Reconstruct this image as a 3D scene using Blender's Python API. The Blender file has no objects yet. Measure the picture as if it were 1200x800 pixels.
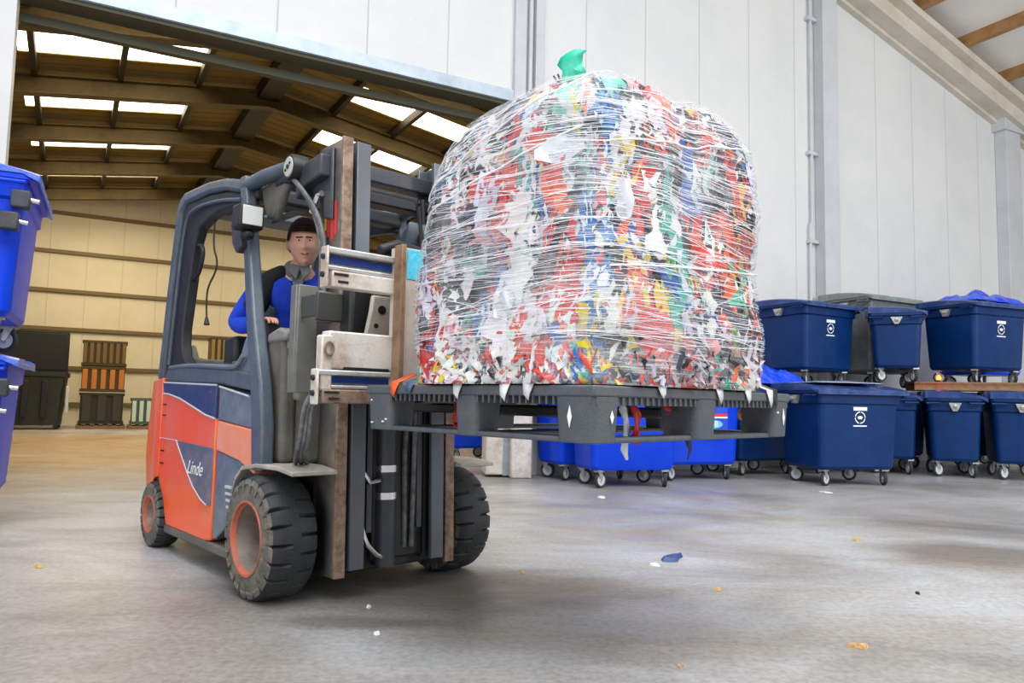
import bpy, bmesh, math, random
from mathutils import Vector, Matrix, noise, Euler
C = bpy.context.scene
COL = C.collection
random.seed(7)
R = math.radians

# ---------------------------------------------------------------- camera, world, lights, exposure
cd = bpy.data.cameras.new('camera'); cam = bpy.data.objects.new('camera', cd); COL.objects.link(cam)
cd.sensor_width = 36.0; cd.lens = 880.0 / 1200.0 * 36.0; cd.clip_start = 0.05; cd.clip_end = 200
cam.matrix_world = Matrix.Translation((0, 0, 1.0)) @ Matrix.Rotation(R(90 + 4.55), 4, 'X') @ Matrix.Rotation(R(1.15), 4, 'Z')
C.camera = cam
C.view_settings.view_transform = 'Standard'
C.view_settings.look = 'None'
C.view_settings.gamma = 1.0
C.view_settings.use_curve_mapping = False
C.view_settings.exposure = 0.78

w = bpy.data.worlds.new('sky'); C.world = w; w.use_nodes = True
w.node_tree.nodes['Background'].inputs[0].default_value = (0.93, 0.96, 1.0, 1)
w.node_tree.nodes['Background'].inputs[1].default_value = 0.40

def area(name, loc, target, sx, sy, power, color):
    l = bpy.data.lights.new(name, 'AREA'); l.shape = 'RECTANGLE'; l.size = sx; l.size_y = sy
    l.energy = power; l.color = color
    o = bpy.data.objects.new(name, l); COL.objects.link(o); o.location = loc
    d = Vector(target) - Vector(loc); o.rotation_euler = d.to_track_quat('-Z', 'Y').to_euler()
    return o

# building frame: wall origin, direction along the wall (U), direction into the back hall (Q)
W0 = Vector((0.04, 10.35, 0)); U = Vector((math.sin(R(61.5)), math.cos(R(61.5)), 0)); N = Vector((-U.y, U.x, 0))
Q = Vector((-math.sin(R(32.5)), math.cos(R(32.5)), 0))
def wp(t, off, z): return W0 + U * t + Q * off + Vector((0, 0, z))
area('roof_daylight', (2.0, -0.5, 8.6), (2.2, 2.2, 0), 9, 7, 820, (0.97, 0.98, 1.0))
area('door_daylight', (-7.0, -3.0, 3.2), (0, 6, 0.8), 5, 4, 110, (0.97, 0.98, 1.0))
area('right_wall_fill', (12.5, 1.5, 5.2), (10.5, 16, 3.6), 6, 4, 460, (0.97, 0.98, 1.0))  # added fill lamp that lifts the right wall, no real source there
for t_, o_, e_ in ((-4.4, 5.2, 100), (-4.4, 11, 60), (0.8, 5.2, 70), (0.8, 11, 60), (-4.4, 14.0, 95), (4, 14.0, 95)):
    a = wp(t_, o_, 6.1)
    area('hall_skylight_lamp', a, a + Q * .8 - Vector((0, 0, 3)), 2.6, 1.2, e_, (1.0, 0.84, 0.58))

# ---------------------------------------------------------------- helpers
def rgb(h):
    h = h.lstrip('#'); v = [int(h[i:i + 2], 16) / 255 for i in (0, 2, 4)]
    return tuple(((x + .055) / 1.055) ** 2.4 if x > .04045 else x / 12.92 for x in v) + (1,)

def mat(name, col, rough=.5, metal=0., dirt=None, dscale=6., damount=.35, bump=0., bscale=60., spec=.5, emit=None, estr=0., coat=0.):
    m = bpy.data.materials.new(name); m.use_nodes = True
    nt = m.node_tree; b = nt.nodes['Principled BSDF']
    c = rgb(col) if isinstance(col, str) else col
    b.inputs['Base Color'].default_value = c
    b.inputs['Roughness'].default_value = rough; b.inputs['Metallic'].default_value = metal
    b.inputs['Specular IOR Level'].default_value = spec
    b.inputs['Coat Weight'].default_value = coat
    tc = nt.nodes.new('ShaderNodeTexCoord')
    if dirt:
        n = nt.nodes.new('ShaderNodeTexNoise'); n.inputs['Scale'].default_value = dscale; n.inputs['Detail'].default_value = 9; n.inputs['Roughness'].default_value = .7
        nt.links.new(tc.outputs['Object'], n.inputs['Vector'])
        cr = nt.nodes.new('ShaderNodeMapRange'); cr.inputs[1].default_value = .42; cr.inputs[2].default_value = .68
        cr.inputs[3].default_value = 0; cr.inputs[4].default_value = damount * 1.6
        nt.links.new(n.outputs[0], cr.inputs[0])
        mx = nt.nodes.new('ShaderNodeMix'); mx.data_type = 'RGBA'; mx.clamp_factor = True
        mx.inputs[6].default_value = c; mx.inputs[7].default_value = rgb(dirt) if isinstance(dirt, str) else dirt
        nt.links.new(cr.outputs[0], mx.inputs[0]); nt.links.new(mx.outputs[2], b.inputs['Base Color'])
    if bump:
        n2 = nt.nodes.new('ShaderNodeTexNoise'); n2.inputs['Scale'].default_value = bscale; n2.inputs['Detail'].default_value = 5
        nt.links.new(tc.outputs['Object'], n2.inputs['Vector'])
        bp = nt.nodes.new('ShaderNodeBump'); bp.inputs['Strength'].default_value = bump; bp.inputs['Distance'].default_value = .01
        nt.links.new(n2.outputs[0], bp.inputs['Height']); nt.links.new(bp.outputs[0], b.inputs['Normal'])
    if emit:
        b.inputs['Emission Color'].default_value = rgb(emit); b.inputs['Emission Strength'].default_value = estr
    return m

class MB:
    """collects shapes into one mesh"""
    def __init__(s): s.bm = bmesh.new(); s.M = Matrix.Identity(4); s.mi = 0
    def v(s, p): return s.bm.verts.new(s.M @ Vector(p))
    def f(s, vs):
        try:
            f = s.bm.faces.new(vs); f.material_index = s.mi; return f
        except ValueError: return None
    def box(s, x0, x1, y0, y1, z0, z1):
        v = [s.v((x, y, z)) for z in (z0, z1) for y in (y0, y1) for x in (x0, x1)]
        for q in ((0, 2, 3, 1), (4, 5, 7, 6), (0, 1, 5, 4), (2, 6, 7, 3), (0, 4, 6, 2), (1, 3, 7, 5)): s.f([v[i] for i in q])
        return s
    def prism(s, pts, a0, a1, axis='y'):
        def P(p, a): return {'y': (p[0], a, p[1]), 'x': (a, p[0], p[1]), 'z': (p[0], p[1], a)}[axis]
        A = [s.v(P(p, a0)) for p in pts]; B = [s.v(P(p, a1)) for p in pts]
        s.f(A); s.f(B[::-1]); n = len(pts)
        for i in range(n): s.f([A[i], B[i], B[(i + 1) % n], A[(i + 1) % n]])
        return s
    def loft(s, loops, cap0=True, cap1=True):
        L = [[s.v(p) for p in l] for l in loops]; n = len(L[0])
        for a, b in zip(L, L[1:]):
            for i in range(n): s.f([a[i], a[(i + 1) % n], b[(i + 1) % n], b[i]])
        if cap0: s.f(L[0][::-1])
        if cap1: s.f(L[-1])
        return s
    def tube(s, pts, r, n=8, closed=False, smooth=0):
        pts = [Vector(p) for p in pts]
        if smooth:
            for _ in range(smooth):
                q = [pts[0]]
                for a, b in zip(pts, pts[1:]): q += [a * .75 + b * .25, a * .25 + b * .75]
                q.append(pts[-1]); pts = q
        loops = []; up = None
        for i, p in enumerate(pts):
            t = (pts[min(i + 1, len(pts) - 1)] - pts[max(i - 1, 0)]).normalized()
            if up is None: up = t.orthogonal().normalized()
            up = (up - t * up.dot(t)).normalized(); sd = t.cross(up)
            rr = r[i] if isinstance(r, (list, tuple)) else r
            loops.append([p + (up * math.cos(k * 2 * math.pi / n) + sd * math.sin(k * 2 * math.pi / n)) * rr for k in range(n)])
        return s.loft(loops)
    def lathe(s, prof, c=(0, 0, 0), axis='y', n=32, closed=False, caps=True):
        c = Vector(c); L = []
        for a, r in prof:
            l = []
            for k in range(n):
                q = k * 2 * math.pi / n; x, y = r * math.cos(q), r * math.sin(q)
                l.append(c + Vector({'y': (x, a, y), 'z': (x, y, a), 'x': (a, x, y)}[axis]))
            L.append(l)
        if closed: L.append(L[0]); return s.loft(L, False, False)
        return s.loft(L, caps, caps)
    def build(s, name, m, parent=None, bevel=0., smooth=True, seg=2, loc=None, rot=None, ang=38):
        bm = s.bm; bmesh.ops.remove_doubles(bm, verts=bm.verts, dist=1e-5); bmesh.ops.recalc_face_normals(bm, faces=bm.faces)
        if smooth:
            for f in bm.faces: f.smooth = True
            for e in bm.edges:
                if len(e.link_faces) == 2 and e.calc_face_angle(0) > R(ang): e.smooth = False
        me = bpy.data.meshes.new(name); bm.to_mesh(me); bm.free()
        for q in (m if isinstance(m, (list, tuple)) else [m]): me.materials.append(q)
        o = bpy.data.objects.new(name, me); COL.objects.link(o); o.parent = parent
        if loc: o.location = loc
        if rot: o.rotation_euler = rot
        if bevel:
            b = o.modifiers.new('bevel', 'BEVEL'); b.width = bevel; b.segments = seg; b.limit_method = 'ANGLE'; b.angle_limit = R(40)
        return o

def rrect(w, d, r, z, n=4, cx=0, cy=0):
    out = []
    for sx, sy, a0 in ((1, 1, 0), (-1, 1, 90), (-1, -1, 180), (1, -1, 270)):
        for k in range(n + 1):
            a = R(a0 + 90 * k / n)
            out.append((cx + sx * (w / 2 - r) + r * math.cos(a), cy + sy * (d / 2 - r) + r * math.sin(a), z))
    return out

def thing(name, label, cat, loc=(0, 0, 0), rotz=0., group=None):
    o = bpy.data.objects.new(name, None); COL.objects.link(o); o.empty_display_size = .2
    o.location = loc; o.rotation_euler = (0, 0, rotz); return tag(o, label, cat, group)
def tag(o, label=None, cat=None, group=None, kind=None):
    if label: o['label'] = label
    if cat: o['category'] = cat
    if group: o['group'] = group
    if kind: o['kind'] = kind
    return o
def struct(o): o['kind'] = 'structure'; return o
def copy_tree(o, parent=None):
    c = o.copy(); COL.objects.link(c); c.parent = parent
    for ch in list(o.children): copy_tree(ch, c)
    return c
def text_mesh(name, body, size, m, parent, mtx, extrude=.0008, shear=0.):
    cu = bpy.data.curves.new(name, 'FONT'); cu.body = body; cu.size = size; cu.shear = shear
    cu.align_x = 'CENTER'; cu.align_y = 'CENTER'; cu.extrude = extrude
    t = bpy.data.objects.new(name, cu); COL.objects.link(t)
    bpy.context.view_layer.update()
    me = bpy.data.meshes.new_from_object(t.evaluated_get(bpy.context.evaluated_depsgraph_get()))
    bpy.data.objects.remove(t); me.materials.clear(); me.materials.append(m)
    o = bpy.data.objects.new(name, me); COL.objects.link(o); o.parent = parent; o.matrix_local = mtx
    return o

# ---------------------------------------------------------------- materials
M = {}
M['steel_dark'] = mat('steel_dark', '#3b4048', .45, .3, '#57534c', 9, .4, .15, 90)
M['guard'] = mat('guard_paint', '#4b5763', .38, .1, '#6d7378', 7, .35, .1, 120)
M['guard_in'] = mat('guard_inner', '#23272b', .6, 0, '#34363a', 8, .3)
M['plastic_grey'] = mat('cowl_plastic', '#5b5952', .6, 0, '#77736a', 6, .5, .25, 160)
M['orange'] = mat('orange_paint', '#ff5c00', .34, 0, '#e08560', 2.2, .5, .05, 40, coat=.3)
M['orange_faded'] = mat('orange_faded', '#ee8a68', .5, 0, '#dba08f', 7, .6)
M['navy'] = mat('navy_panel', '#2c3a66', .35, 0, '#4b5672', 8, .5, coat=.2)
M['bluegrey'] = mat('bluegrey_panel', '#5d6a7c', .4, 0, '#83898f', 6, .5)
M['trim'] = mat('light_trim', '#c9ccd0', .4, .1)
M['rubber'] = mat('tyre_rubber', '#262a2b', .7, 0, '#43484a', 5, .4, .4, 90)
M['rubber_side'] = mat('tyre_wall', '#5b5a54', .85, 0, '#837c6c', 12, .6, .5, 70)
M['rim'] = mat('rim_paint', '#c9674a', .6, 0, '#6a5a4c', 8, .5)
M['rim_in'] = mat('rim_inside', '#9a8d84', .55, .2, '#5b5048', 9, .5)
M['rust'] = mat('rusty_steel', '#97816f', .6, .2, '#6e5546', 14, .8, .2, 80)
M['mast_web'] = mat('mast_web', '#6a6a68', .42, .25, '#a09384', 3.5, .7, .1, 60)
M['mast_in'] = mat('mast_inner', '#5c636b', .35, .5, '#59544f', 5, .4)
M['black'] = mat('black_parts', '#191b1d', .5, .1, '#2d2d2d', 10, .4)
M['chrome'] = mat('chrome', '#d8d8d8', .2, .9)
M['white_steel'] = mat('white_chipped_paint', '#ddd8ce', .5, .1, '#8a5220', 6, .42, .2, 70)
M['alu'] = mat('aluminium', '#c9cbc9', .35, .4, '#8f8577', 10, .4)
M['bluestripe'] = mat('blue_stripe', '#1c3f8f', .4)
M['rustwood'] = mat('brown_rust_edge', '#94775c', .7, .1, '#6a4d36', 12, .6)
M['plate'] = mat('pale_plate', '#c9c2b4', .6, .1, '#b59f97', 6, .5)
M['cyan'] = mat('cyan_sticker', '#35bfe0', .5, 0, '#8fdcec', 40, .5)
M['red'] = mat('red_sticker', '#d8302c', .5)
M['yellow'] = mat('yellow_sticker', '#e6cf2c', .5)
M['white'] = mat('white_print', '#f2f2f2', .5)
M['hose'] = mat('hose_rubber', '#4c4f50', .45, 0, '#8f9091', 20, .4)
M['lens'] = mat('lamp_lens', '#cfd0cc', .2, .2)
M['pallet'] = mat('pallet_plastic', '#4a525a', .5, 0, '#62605c', 8, .5, .25, 120)
M['bin_dark'] = mat('bin_dark_blue', '#00285c', .42, 0, '#083c72', 3, .3, .06, 20, spec=.25)
M['lid_dark'] = mat('lid_dark_blue', '#14346f', .26, 0, '#4d6698', 5, .4)
M['bin_bright'] = mat('bin_bright_blue', '#003cd8', .38, 0, '#1650d0', 4, .25, .05, 20, spec=.3)
M['lid_bright'] = mat('lid_bright_blue', '#3a5fd0', .3, 0, '#93a5e0', 6, .4)
M['bin_grey'] = mat('bin_grey', '#5e6264', .4, 0, '#858a88', 4, .4)
M['lid_grey'] = mat('lid_grey', '#7b827e', .4, 0, '#9aa19c', 5, .4)
M['caster'] = mat('caster_steel', '#b9bab4', .35, .5, '#777468', 20, .5)
M['cast_wheel'] = mat('caster_hub', '#c3c8cb', .5)
M['bag'] = mat('blue_film', '#0a3fe0', .18, 0, '#5f86ff', 9, .4)
M['wood'] = mat('weathered_wood', '#8a6848', .75, 0, '#6a4e38', 10, .6)
M['skin'] = mat('skin', '#e8b298', .5, 0, '#d28f77', 14, .3)
M['lips'] = mat('lips', '#b5685c', .5)
M['hair'] = mat('dark_brown_hair', '#1f130c', .85, 0, '#33211a', 50, .5, spec=.15)
M['eyew'] = mat('eye_white', '#e9e2da', .3)
M['eyeb'] = mat('eye_brown', '#2a1b12', .2)
M['blue_cloth'] = mat('blue_sweater', '#1144d6', .85, 0, '#0c2fa0', 7, .4, .3, 70)
M['black_cloth'] = mat('black_cloth', '#17191c', .85)
M['grey_cloth'] = mat('grey_collar_cloth', '#75777a', .85)
M['girt'] = mat('girt_steel', '#6e5a34', .6)
M['frame_steel'] = mat('roof_frame', '#66521f', .6, 0, '#2c2416', 2, .4)
M['head_steel'] = mat('galvanised_header', '#bfcbd3', .45, .2, '#9fb0ba', 3, .5)

def object_coord_x_mod(m, period, width, dark, axis=0):
    """thin dark joint lines every period metres along one object axis (panel joints)"""
    nt = m.node_tree; b = nt.nodes['Principled BSDF']; tc = nt.nodes.new('ShaderNodeTexCoord')
    sp = nt.nodes.new('ShaderNodeSeparateXYZ'); nt.links.new(tc.outputs['Object'], sp.inputs[0])
    mo = nt.nodes.new('ShaderNodeMath'); mo.operation = 'PINGPONG'; mo.inputs[1].default_value = period / 2
    nt.links.new(sp.outputs[axis], mo.inputs[0])
    lt = nt.nodes.new('ShaderNodeMapRange'); lt.inputs[1].default_value = width * .4; lt.inputs[2].default_value = width; lt.inputs[3].default_value = 1; lt.inputs[4].default_value = 0
    nt.links.new(mo.outputs[0], lt.inputs[0])
    mx = nt.nodes.new('ShaderNodeMix'); mx.data_type = 'RGBA'
    src = b.inputs['Base Color'].links
    if src: nt.links.new(src[0].from_socket, mx.inputs[6])
    else: mx.inputs[6].default_value = b.inputs['Base Color'].default_value
    mx.inputs[7].default_value = rgb(dark); nt.links.new(lt.outputs[0], mx.inputs[0]); nt.links.new(mx.outputs[2], b.inputs['Base Color'])
    bp = nt.nodes.new('ShaderNodeBump'); bp.inputs['Strength'].default_value = .5; bp.inputs['Distance'].default_value = .01; bp.invert = True
    nt.links.new(lt.outputs[0], bp.inputs['Height']); nt.links.new(bp.outputs[0], b.inputs['Normal'])
    return m
M['wall'] = object_coord_x_mod(mat('white_wall_panel', '#d6d7d5', .55, 0, '#cbcdcd', .8, .5), 1.12, .012, '#b9babc')
M['column'] = mat('column_shaded_grey', '#c2c4c7', .5, 0, '#b2b4b7', 2, .4)  # greyer than the white wall: the columns' shading is put into the colour
M['farwall'] = object_coord_x_mod(mat('cream_far_wall', '#d6cdb4', .7, 0, '#cabf9f', 1, .4), 1.0, .02, '#c8bd9e')
M['roof_in'] = object_coord_x_mod(mat('olive_roof_sheet', '#8a7232', .7, 0, '#6e5a24', 1.5, .5), .33, .05, '#6a5828', 1)
M['ceil'] = mat('ceiling_panel', '#e6e2da', .6, 0, '#d8d2c6', 1, .4)
M['purlin'] = mat('brown_purlin', '#a5794a', .55, 0, '#7d5a38', 3, .6)
M['skylight'] = mat('skylight_sheet', '#fff6e0', .6, emit='#fff0d0', estr=3.6)

# ---------------------------------------------------------------- floor
fm = bpy.data.materials.new('polished_concrete'); fm.use_nodes = True
nt = fm.node_tree; b = nt.nodes['Principled BSDF']; L = nt.links.new
tc = nt.nodes.new('ShaderNodeTexCoord')
def noise_n(scale, detail, rough, vec=None, dist=0):
    n = nt.nodes.new('ShaderNodeTexNoise'); n.inputs['Scale'].default_value = scale; n.inputs['Detail'].default_value = detail
    n.inputs['Roughness'].default_value = rough; n.inputs['Distortion'].default_value = dist
    L(vec or tc.outputs['Object'], n.inputs['Vector']); return n
def ramp(src, stops):
    r = nt.nodes.new('ShaderNodeValToRGB'); L(src, r.inputs[0])
    while len(r.color_ramp.elements) < len(stops): r.color_ramp.elements.new(.5)
    for e, (p, c) in zip(r.color_ramp.elements, stops): e.position = p; e.color = rgb(c)
    return r
def mix(fac, a, b_, mode='MIX'):
    x = nt.nodes.new('ShaderNodeMix'); x.data_type = 'RGBA'; x.blend_type = mode
    if isinstance(fac, float): x.inputs[0].default_value = fac
    else: L(fac, x.inputs[0])
    for i, q in ((6, a), (7, b_)):
        if isinstance(q, str): x.inputs[i].default_value = rgb(q)
        else: L(q, x.inputs[i])
    return x.outputs[2]
base = ramp(noise_n(.55, 8, .6, dist=.6).outputs[0], [(.28, '#7d7975'), (.46, '#a9a8a6'), (.58, '#bfc0c0'), (.75, '#cfd1d3')])
mp = nt.nodes.new('ShaderNodeMapping'); mp.inputs['Scale'].default_value = (.55, 1.5, 1); mp.inputs['Rotation'].default_value = (0, 0, R(8)); L(tc.outputs['Object'], mp.inputs[0])
st = ramp(noise_n(1.5, 7, .6, mp.outputs[0], .5).outputs[0], [(.42, '#000000'), (.66, '#ffffff')])
col = mix(st.outputs[0], base.outputs[0], mix(.5, base.outputs[0], '#8f8376'))
def patch(col, x, y, rx, ry, tint, amt):
    m2 = nt.nodes.new('ShaderNodeMapping'); m2.inputs['Location'].default_value = (-x / rx, -y / ry, 0); m2.inputs['Scale'].default_value = (1 / rx, 1 / ry, 1)
    L(tc.outputs['Object'], m2.inputs[0])
    nn = noise_n(1.6, 6, .6); ad = nt.nodes.new('ShaderNodeVectorMath'); ad.operation = 'MULTIPLY_ADD'
    L(nn.outputs[1], ad.inputs[0]); ad.inputs[1].default_value = (.9, .9, 0)
    sb = nt.nodes.new('ShaderNodeVectorMath'); sb.operation = 'SUBTRACT'; L(m2.outputs[0], sb.inputs[0]); sb.inputs[1].default_value = (.45, .45, 0)
    L(sb.outputs[0], ad.inputs[2])
    ln = nt.nodes.new('ShaderNodeVectorMath'); ln.operation = 'LENGTH'; L(ad.outputs[0], ln.inputs[0])
    mr = nt.nodes.new('ShaderNodeMapRange'); mr.inputs[1].default_value = 1.05; mr.inputs[2].default_value = .45; mr.inputs[3].default_value = 0; mr.inputs[4].default_value = amt
    L(ln.outputs[1], mr.inputs[0]); return mix(mr.outputs[0], col, tint)
col = patch(col, -8.5, 13.5, 8.5, 7.0, '#b08a4c', .75)  # warm light of the back hall painted into the concrete as tan
col = patch(col, 3.3, 5.3, .95, .6, '#75685c', .8)      # brown stain on the right
col = patch(col, .15, 4.0, .8, .45, '#857360', .65)     # brown stain beside the far front tyre
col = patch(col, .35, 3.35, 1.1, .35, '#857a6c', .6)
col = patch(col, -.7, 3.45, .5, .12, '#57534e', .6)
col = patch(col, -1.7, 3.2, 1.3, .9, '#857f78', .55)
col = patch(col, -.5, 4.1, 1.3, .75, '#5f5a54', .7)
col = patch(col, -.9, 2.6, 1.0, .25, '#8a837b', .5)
fine = ramp(noise_n(30, 6, .7).outputs[0], [(.35, '#d8d8d8'), (.6, '#ffffff')])
col = mix(1.0, col, fine.outputs[0], 'MULTIPLY')
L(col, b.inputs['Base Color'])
rr = nt.nodes.new('ShaderNodeMapRange'); L(st.outputs[0], rr.inputs[0]); rr.inputs[3].default_value = .34; rr.inputs[4].default_value = .6; L(rr.outputs[0], b.inputs['Roughness'])
bp = nt.nodes.new('ShaderNodeBump'); bp.inputs['Strength'].default_value = .12; bp.inputs['Distance'].default_value = .02
L(noise_n(9, 6, .6).outputs[0], bp.inputs['Height']); L(bp.outputs[0], b.inputs['Normal'])
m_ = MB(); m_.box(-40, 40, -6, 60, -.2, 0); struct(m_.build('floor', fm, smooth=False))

# ---------------------------------------------------------------- walls (local x runs along the wall)
WM = Matrix(((U.x, N.x, 0, W0.x), (U.y, N.y, 0, W0.y), (0, 0, 1, 0), (0, 0, 0, 1)))
def in_wall(o): o.matrix_world = WM; return struct(o)
m_ = MB(); m_.box(-14, -5.97, 0, .22, 0, 12); m_.box(-.12, 24, 0, .22, 0, 12); m_.box(-5.97, -.12, 0, .22, 5.2, 12)
in_wall(m_.build('wall_front', M['wall'], smooth=False))
m_ = MB(); m_.box(-5.97, -.12, -.05, -.002, 5.2, 5.36); in_wall(m_.build('trim_1', M['head_steel']))
m_ = MB(); m_.box(-5.969, -.121, -.001, .30, 5.15, 5.199); m_.box(-5.969, -.121, .222, .34, 5.199, 5.6); m_.box(-5.97, -.12, .34, .44, 4.98, 5.08)
in_wall(m_.build('trim_2', mat('dark_soffit', '#3d3b26', .6)))
m_ = MB(); m_.box(-.12, 0.06, -.07, -.002, 0, 11.5); m_.box(.20, .34, -.10, -.002, 0, 11.5); m_.tube([(.13, -.06, 0), (.13, -.06, 11.5)], .035, 10)
in_wall(m_.build('trim_3', M['column'], bevel=.008))
m_ = MB()
m_.box(6.1, 6.45, -.012, -.002, 0, 12); m_.box(6.1, 6.13, -.20, -.012, 0, 12); m_.box(6.42, 6.45, -.20, -.012, 0, 12); m_.box(6.08, 6.47, -.23, -.20, 0, 12)
in_wall(m_.build('trim_4', M['column'], bevel=.004))
m_ = MB(); m_.box(11.85, 12.4, -.25, -.002, 0, 7.35); m_.box(11.75, 12.5, -.3, -.002, 7.05, 7.35)
in_wall(m_.build('trim_5', M['column'], bevel=.01))
m_ = MB(); m_.tube([(5.9, -.06, 0), (5.9, -.06, 4.2), (5.95, -.06, 4.3), (5.95, -.06, 11)], .025, 8)
for z in (3.9, 5.5, 8): m_.box(5.86, 6.1, -.09, -.002, z, z + .06)
in_wall(m_.build('trim_6', M['column']))
# sloping rafter along the wall and the ceiling above it
sl = -.27
def zr(t): return 8.61 + sl * (t - 6.63)
m_ = MB(); m_.prism([(3, zr(3)), (20, zr(20)), (20, zr(20) + .07), (3, zr(3) + .07)], -.12, -.002, 'y')
m_.prism([(3, zr(3) + .07), (20, zr(20) + .07), (20, zr(20) + .36), (3, zr(3) + .36)], -.42, -.002, 'y')
m_.prism([(3, zr(3) + .36), (20, zr(20) + .36), (20, zr(20) + .5), (3, zr(3) + .5)], -.62, -.002, 'y')
in_wall(m_.build('trim_7', mat('rafter_paint', '#cfc8ba', .5, 0, '#b8ae9b', 1.5, .5), smooth=False))
m_ = MB(); m_.prism([(2.6, zr(2.6) + .72), (22, zr(22) + .72), (22, zr(22) + .8), (2.6, zr(2.6) + .8)], -9, .2, 'y')
in_wall(m_.build('ceiling', M['ceil'], smooth=False))
for k in range(10):
    t = 4.1 + 1.42 * k; z = zr(t) + .5
    m_ = MB(); m_.prism([(t, z), (t + .10, z - .02), (t + .10, z + .20), (t, z + .22)], -9, -.01, 'y')
    in_wall(m_.build('trim_%d' % (8 + k), M['purlin'], smooth=False))

# ---------------------------------------------------------------- back hall
OFF = 17.8; QM = Matrix(((U.x, Q.x, 0, W0.x), (U.y, Q.y, 0, W0.y), (0, 0, 1, 0), (0, 0, 0, 1)))
def in_hall(o): o.matrix_world = QM; return struct(o)
def rz(t): return 7.75 - .155 * abs(t + 1.9)
m_ = MB(); m_.box(-16, 16, OFF, OFF + .2, 0, 9); in_hall(m_.build('wall_far', M['farwall'], smooth=False))
m_ = MB(); m_.box(-16.2, -16, .5, OFF, 0, 7); in_hall(m_.build('wall_left', M['farwall'], smooth=False))
m_ = MB(); m_.box(16, 16.2, .5, OFF, 0, 7); in_hall(m_.build('wall_right', M['farwall'], smooth=False))
n_ = 30
for i, z in enumerate((.65, 1.75, 2.93, 4.1, 5.3, 6.5)):
    m_ = MB(); m_.box(-16, 16, OFF - .10, OFF - .002, z - .06, z); m_.box(-16, 16, OFF - .10, OFF - .07, z, z + .05)
    in_hall(m_.build('trim_%d' % (n_ + i), M['girt'], smooth=False))
m_ = MB()
for t0, t1 in ((-16, -1.9), (-1.9, 16)):
    # roof sheets left open where the skylights sit
    spans = [(.4, 2.9)]; e = 2.9
    for k in range(5):
        spans.append((3.8 + 3 * k if k else 3.8, 5.9 + 3 * k)) if False else None
    for a, c in ((.3, 2.9), (3.8, 5.9), (6.8, 8.9), (9.8, 11.9), (12.8, 14.9), (15.8, OFF)):
        m_.prism([(t0, rz(t0)), (t1, rz(t1)), (t1, rz(t1) + .06), (t0, rz(t0) + .06)], a, c, 'y')
    for a in (2.9, 5.9, 8.9, 11.9, 14.9):
        lim = ((-16, -6.4), (-3.3, -1.9)) if t0 < -2 else ((-1.9, -.4), (3.2, 16))
        for p0, p1 in lim: m_.prism([(p0, rz(p0)), (p1, rz(p1)), (p1, rz(p1) + .06), (p0, rz(p0) + .06)], a, a + .9, 'y')
in_hall(m_.build('ceiling_hall', M['roof_in'], smooth=False))
for i, a in enumerate((2.9, 5.9, 8.9, 11.9, 14.9)):
    m_ = MB()
    for t0, t1 in ((-6.4, -3.3), (-.4, 3.2)):
        m_.prism([(t0, rz(t0) + .02), (t1, rz(t1) + .02), (t1, rz(t1) + .05), (t0, rz(t0) + .05)], a, a + .9, 'y')
    in_hall(m_.build('window_%d' % (i + 1), M['skylight'], smooth=False))
for i, a in enumerate((4.5, 7.5, 10.5, 13.5, 16.5)):
    m_ = MB()
    for t0, t1 in ((-16, -1.9), (-1.9, 16)):
        for d0, d1, hw in ((.16, .19, .12), (.50, .53, .12), (.16, .52, .03)):
            m_.prism([(t0, rz(t0) - d1), (t1, rz(t1) - d1), (t1, rz(t1) - d0), (t0, rz(t0) - d0)], a - hw, a + hw, 'y')
    in_hall(m_.build('trim_%d' % (40 + i), M['frame_steel'], smooth=False))
m_ = MB(); m_.box(-2.12, -1.68, .5, OFF, rz(-1.9) - .36, rz(-1.9) - .05); in_hall(m_.build('trim_49', mat('ridge_steel', '#2a2210', .6), smooth=False))
M['purlin_dark'] = mat('purlin_dark', '#2e2614', .6)
i = 50
for k in range(-8, 9):
    t = -1.9 + 1.42 * k
    m_ = MB(); z = rz(t); m_.box(t - .05, t + .05, .5, OFF, z - .20, z - .02); in_hall(m_.build('trim_%d' % i, M['purlin_dark'], smooth=False)); i += 1

# white jamb guard block at the foot of the opening
g = thing('jamb_guard', 'chipped white concrete guard block at the right foot of the hall doorway', 'guard block', (-.02, 9.98, 0), R(8))
m_ = MB(); m_.box(.02, .30, -.12, .5, 0, 1.5); m_.build('block', mat('chipped_white', '#e3ded6', .7, 0, '#a08f7c', 6, .4, .3, 30), g, .02)
m_ = MB(); m_.box(-.30, -.06, .02, .5, 0.03, 1.45); m_.build('block', mat('chipped_white_rear', '#d6cfc4', .7, 0, '#a79a88', 5, .5, .3, 30), g, .02)
m_ = MB(); m_.box(-.07, .03, .03, .3, 0.02, 1.4); m_.build('steel_post', mat('grey_post', '#9aa3a8', .5, .2, '#7b6a55', 6, .5), g, .005)

# ---------------------------------------------------------------- FORKLIFT  (local x forward, y to its left, z up)
FO = Vector((-.792, 4.214, 0)); FR = R(-48)
T = thing('forklift', 'orange and blue-grey electric forklift truck carrying the pallet with the wrapped bale', 'forklift', FO, FR)

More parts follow.
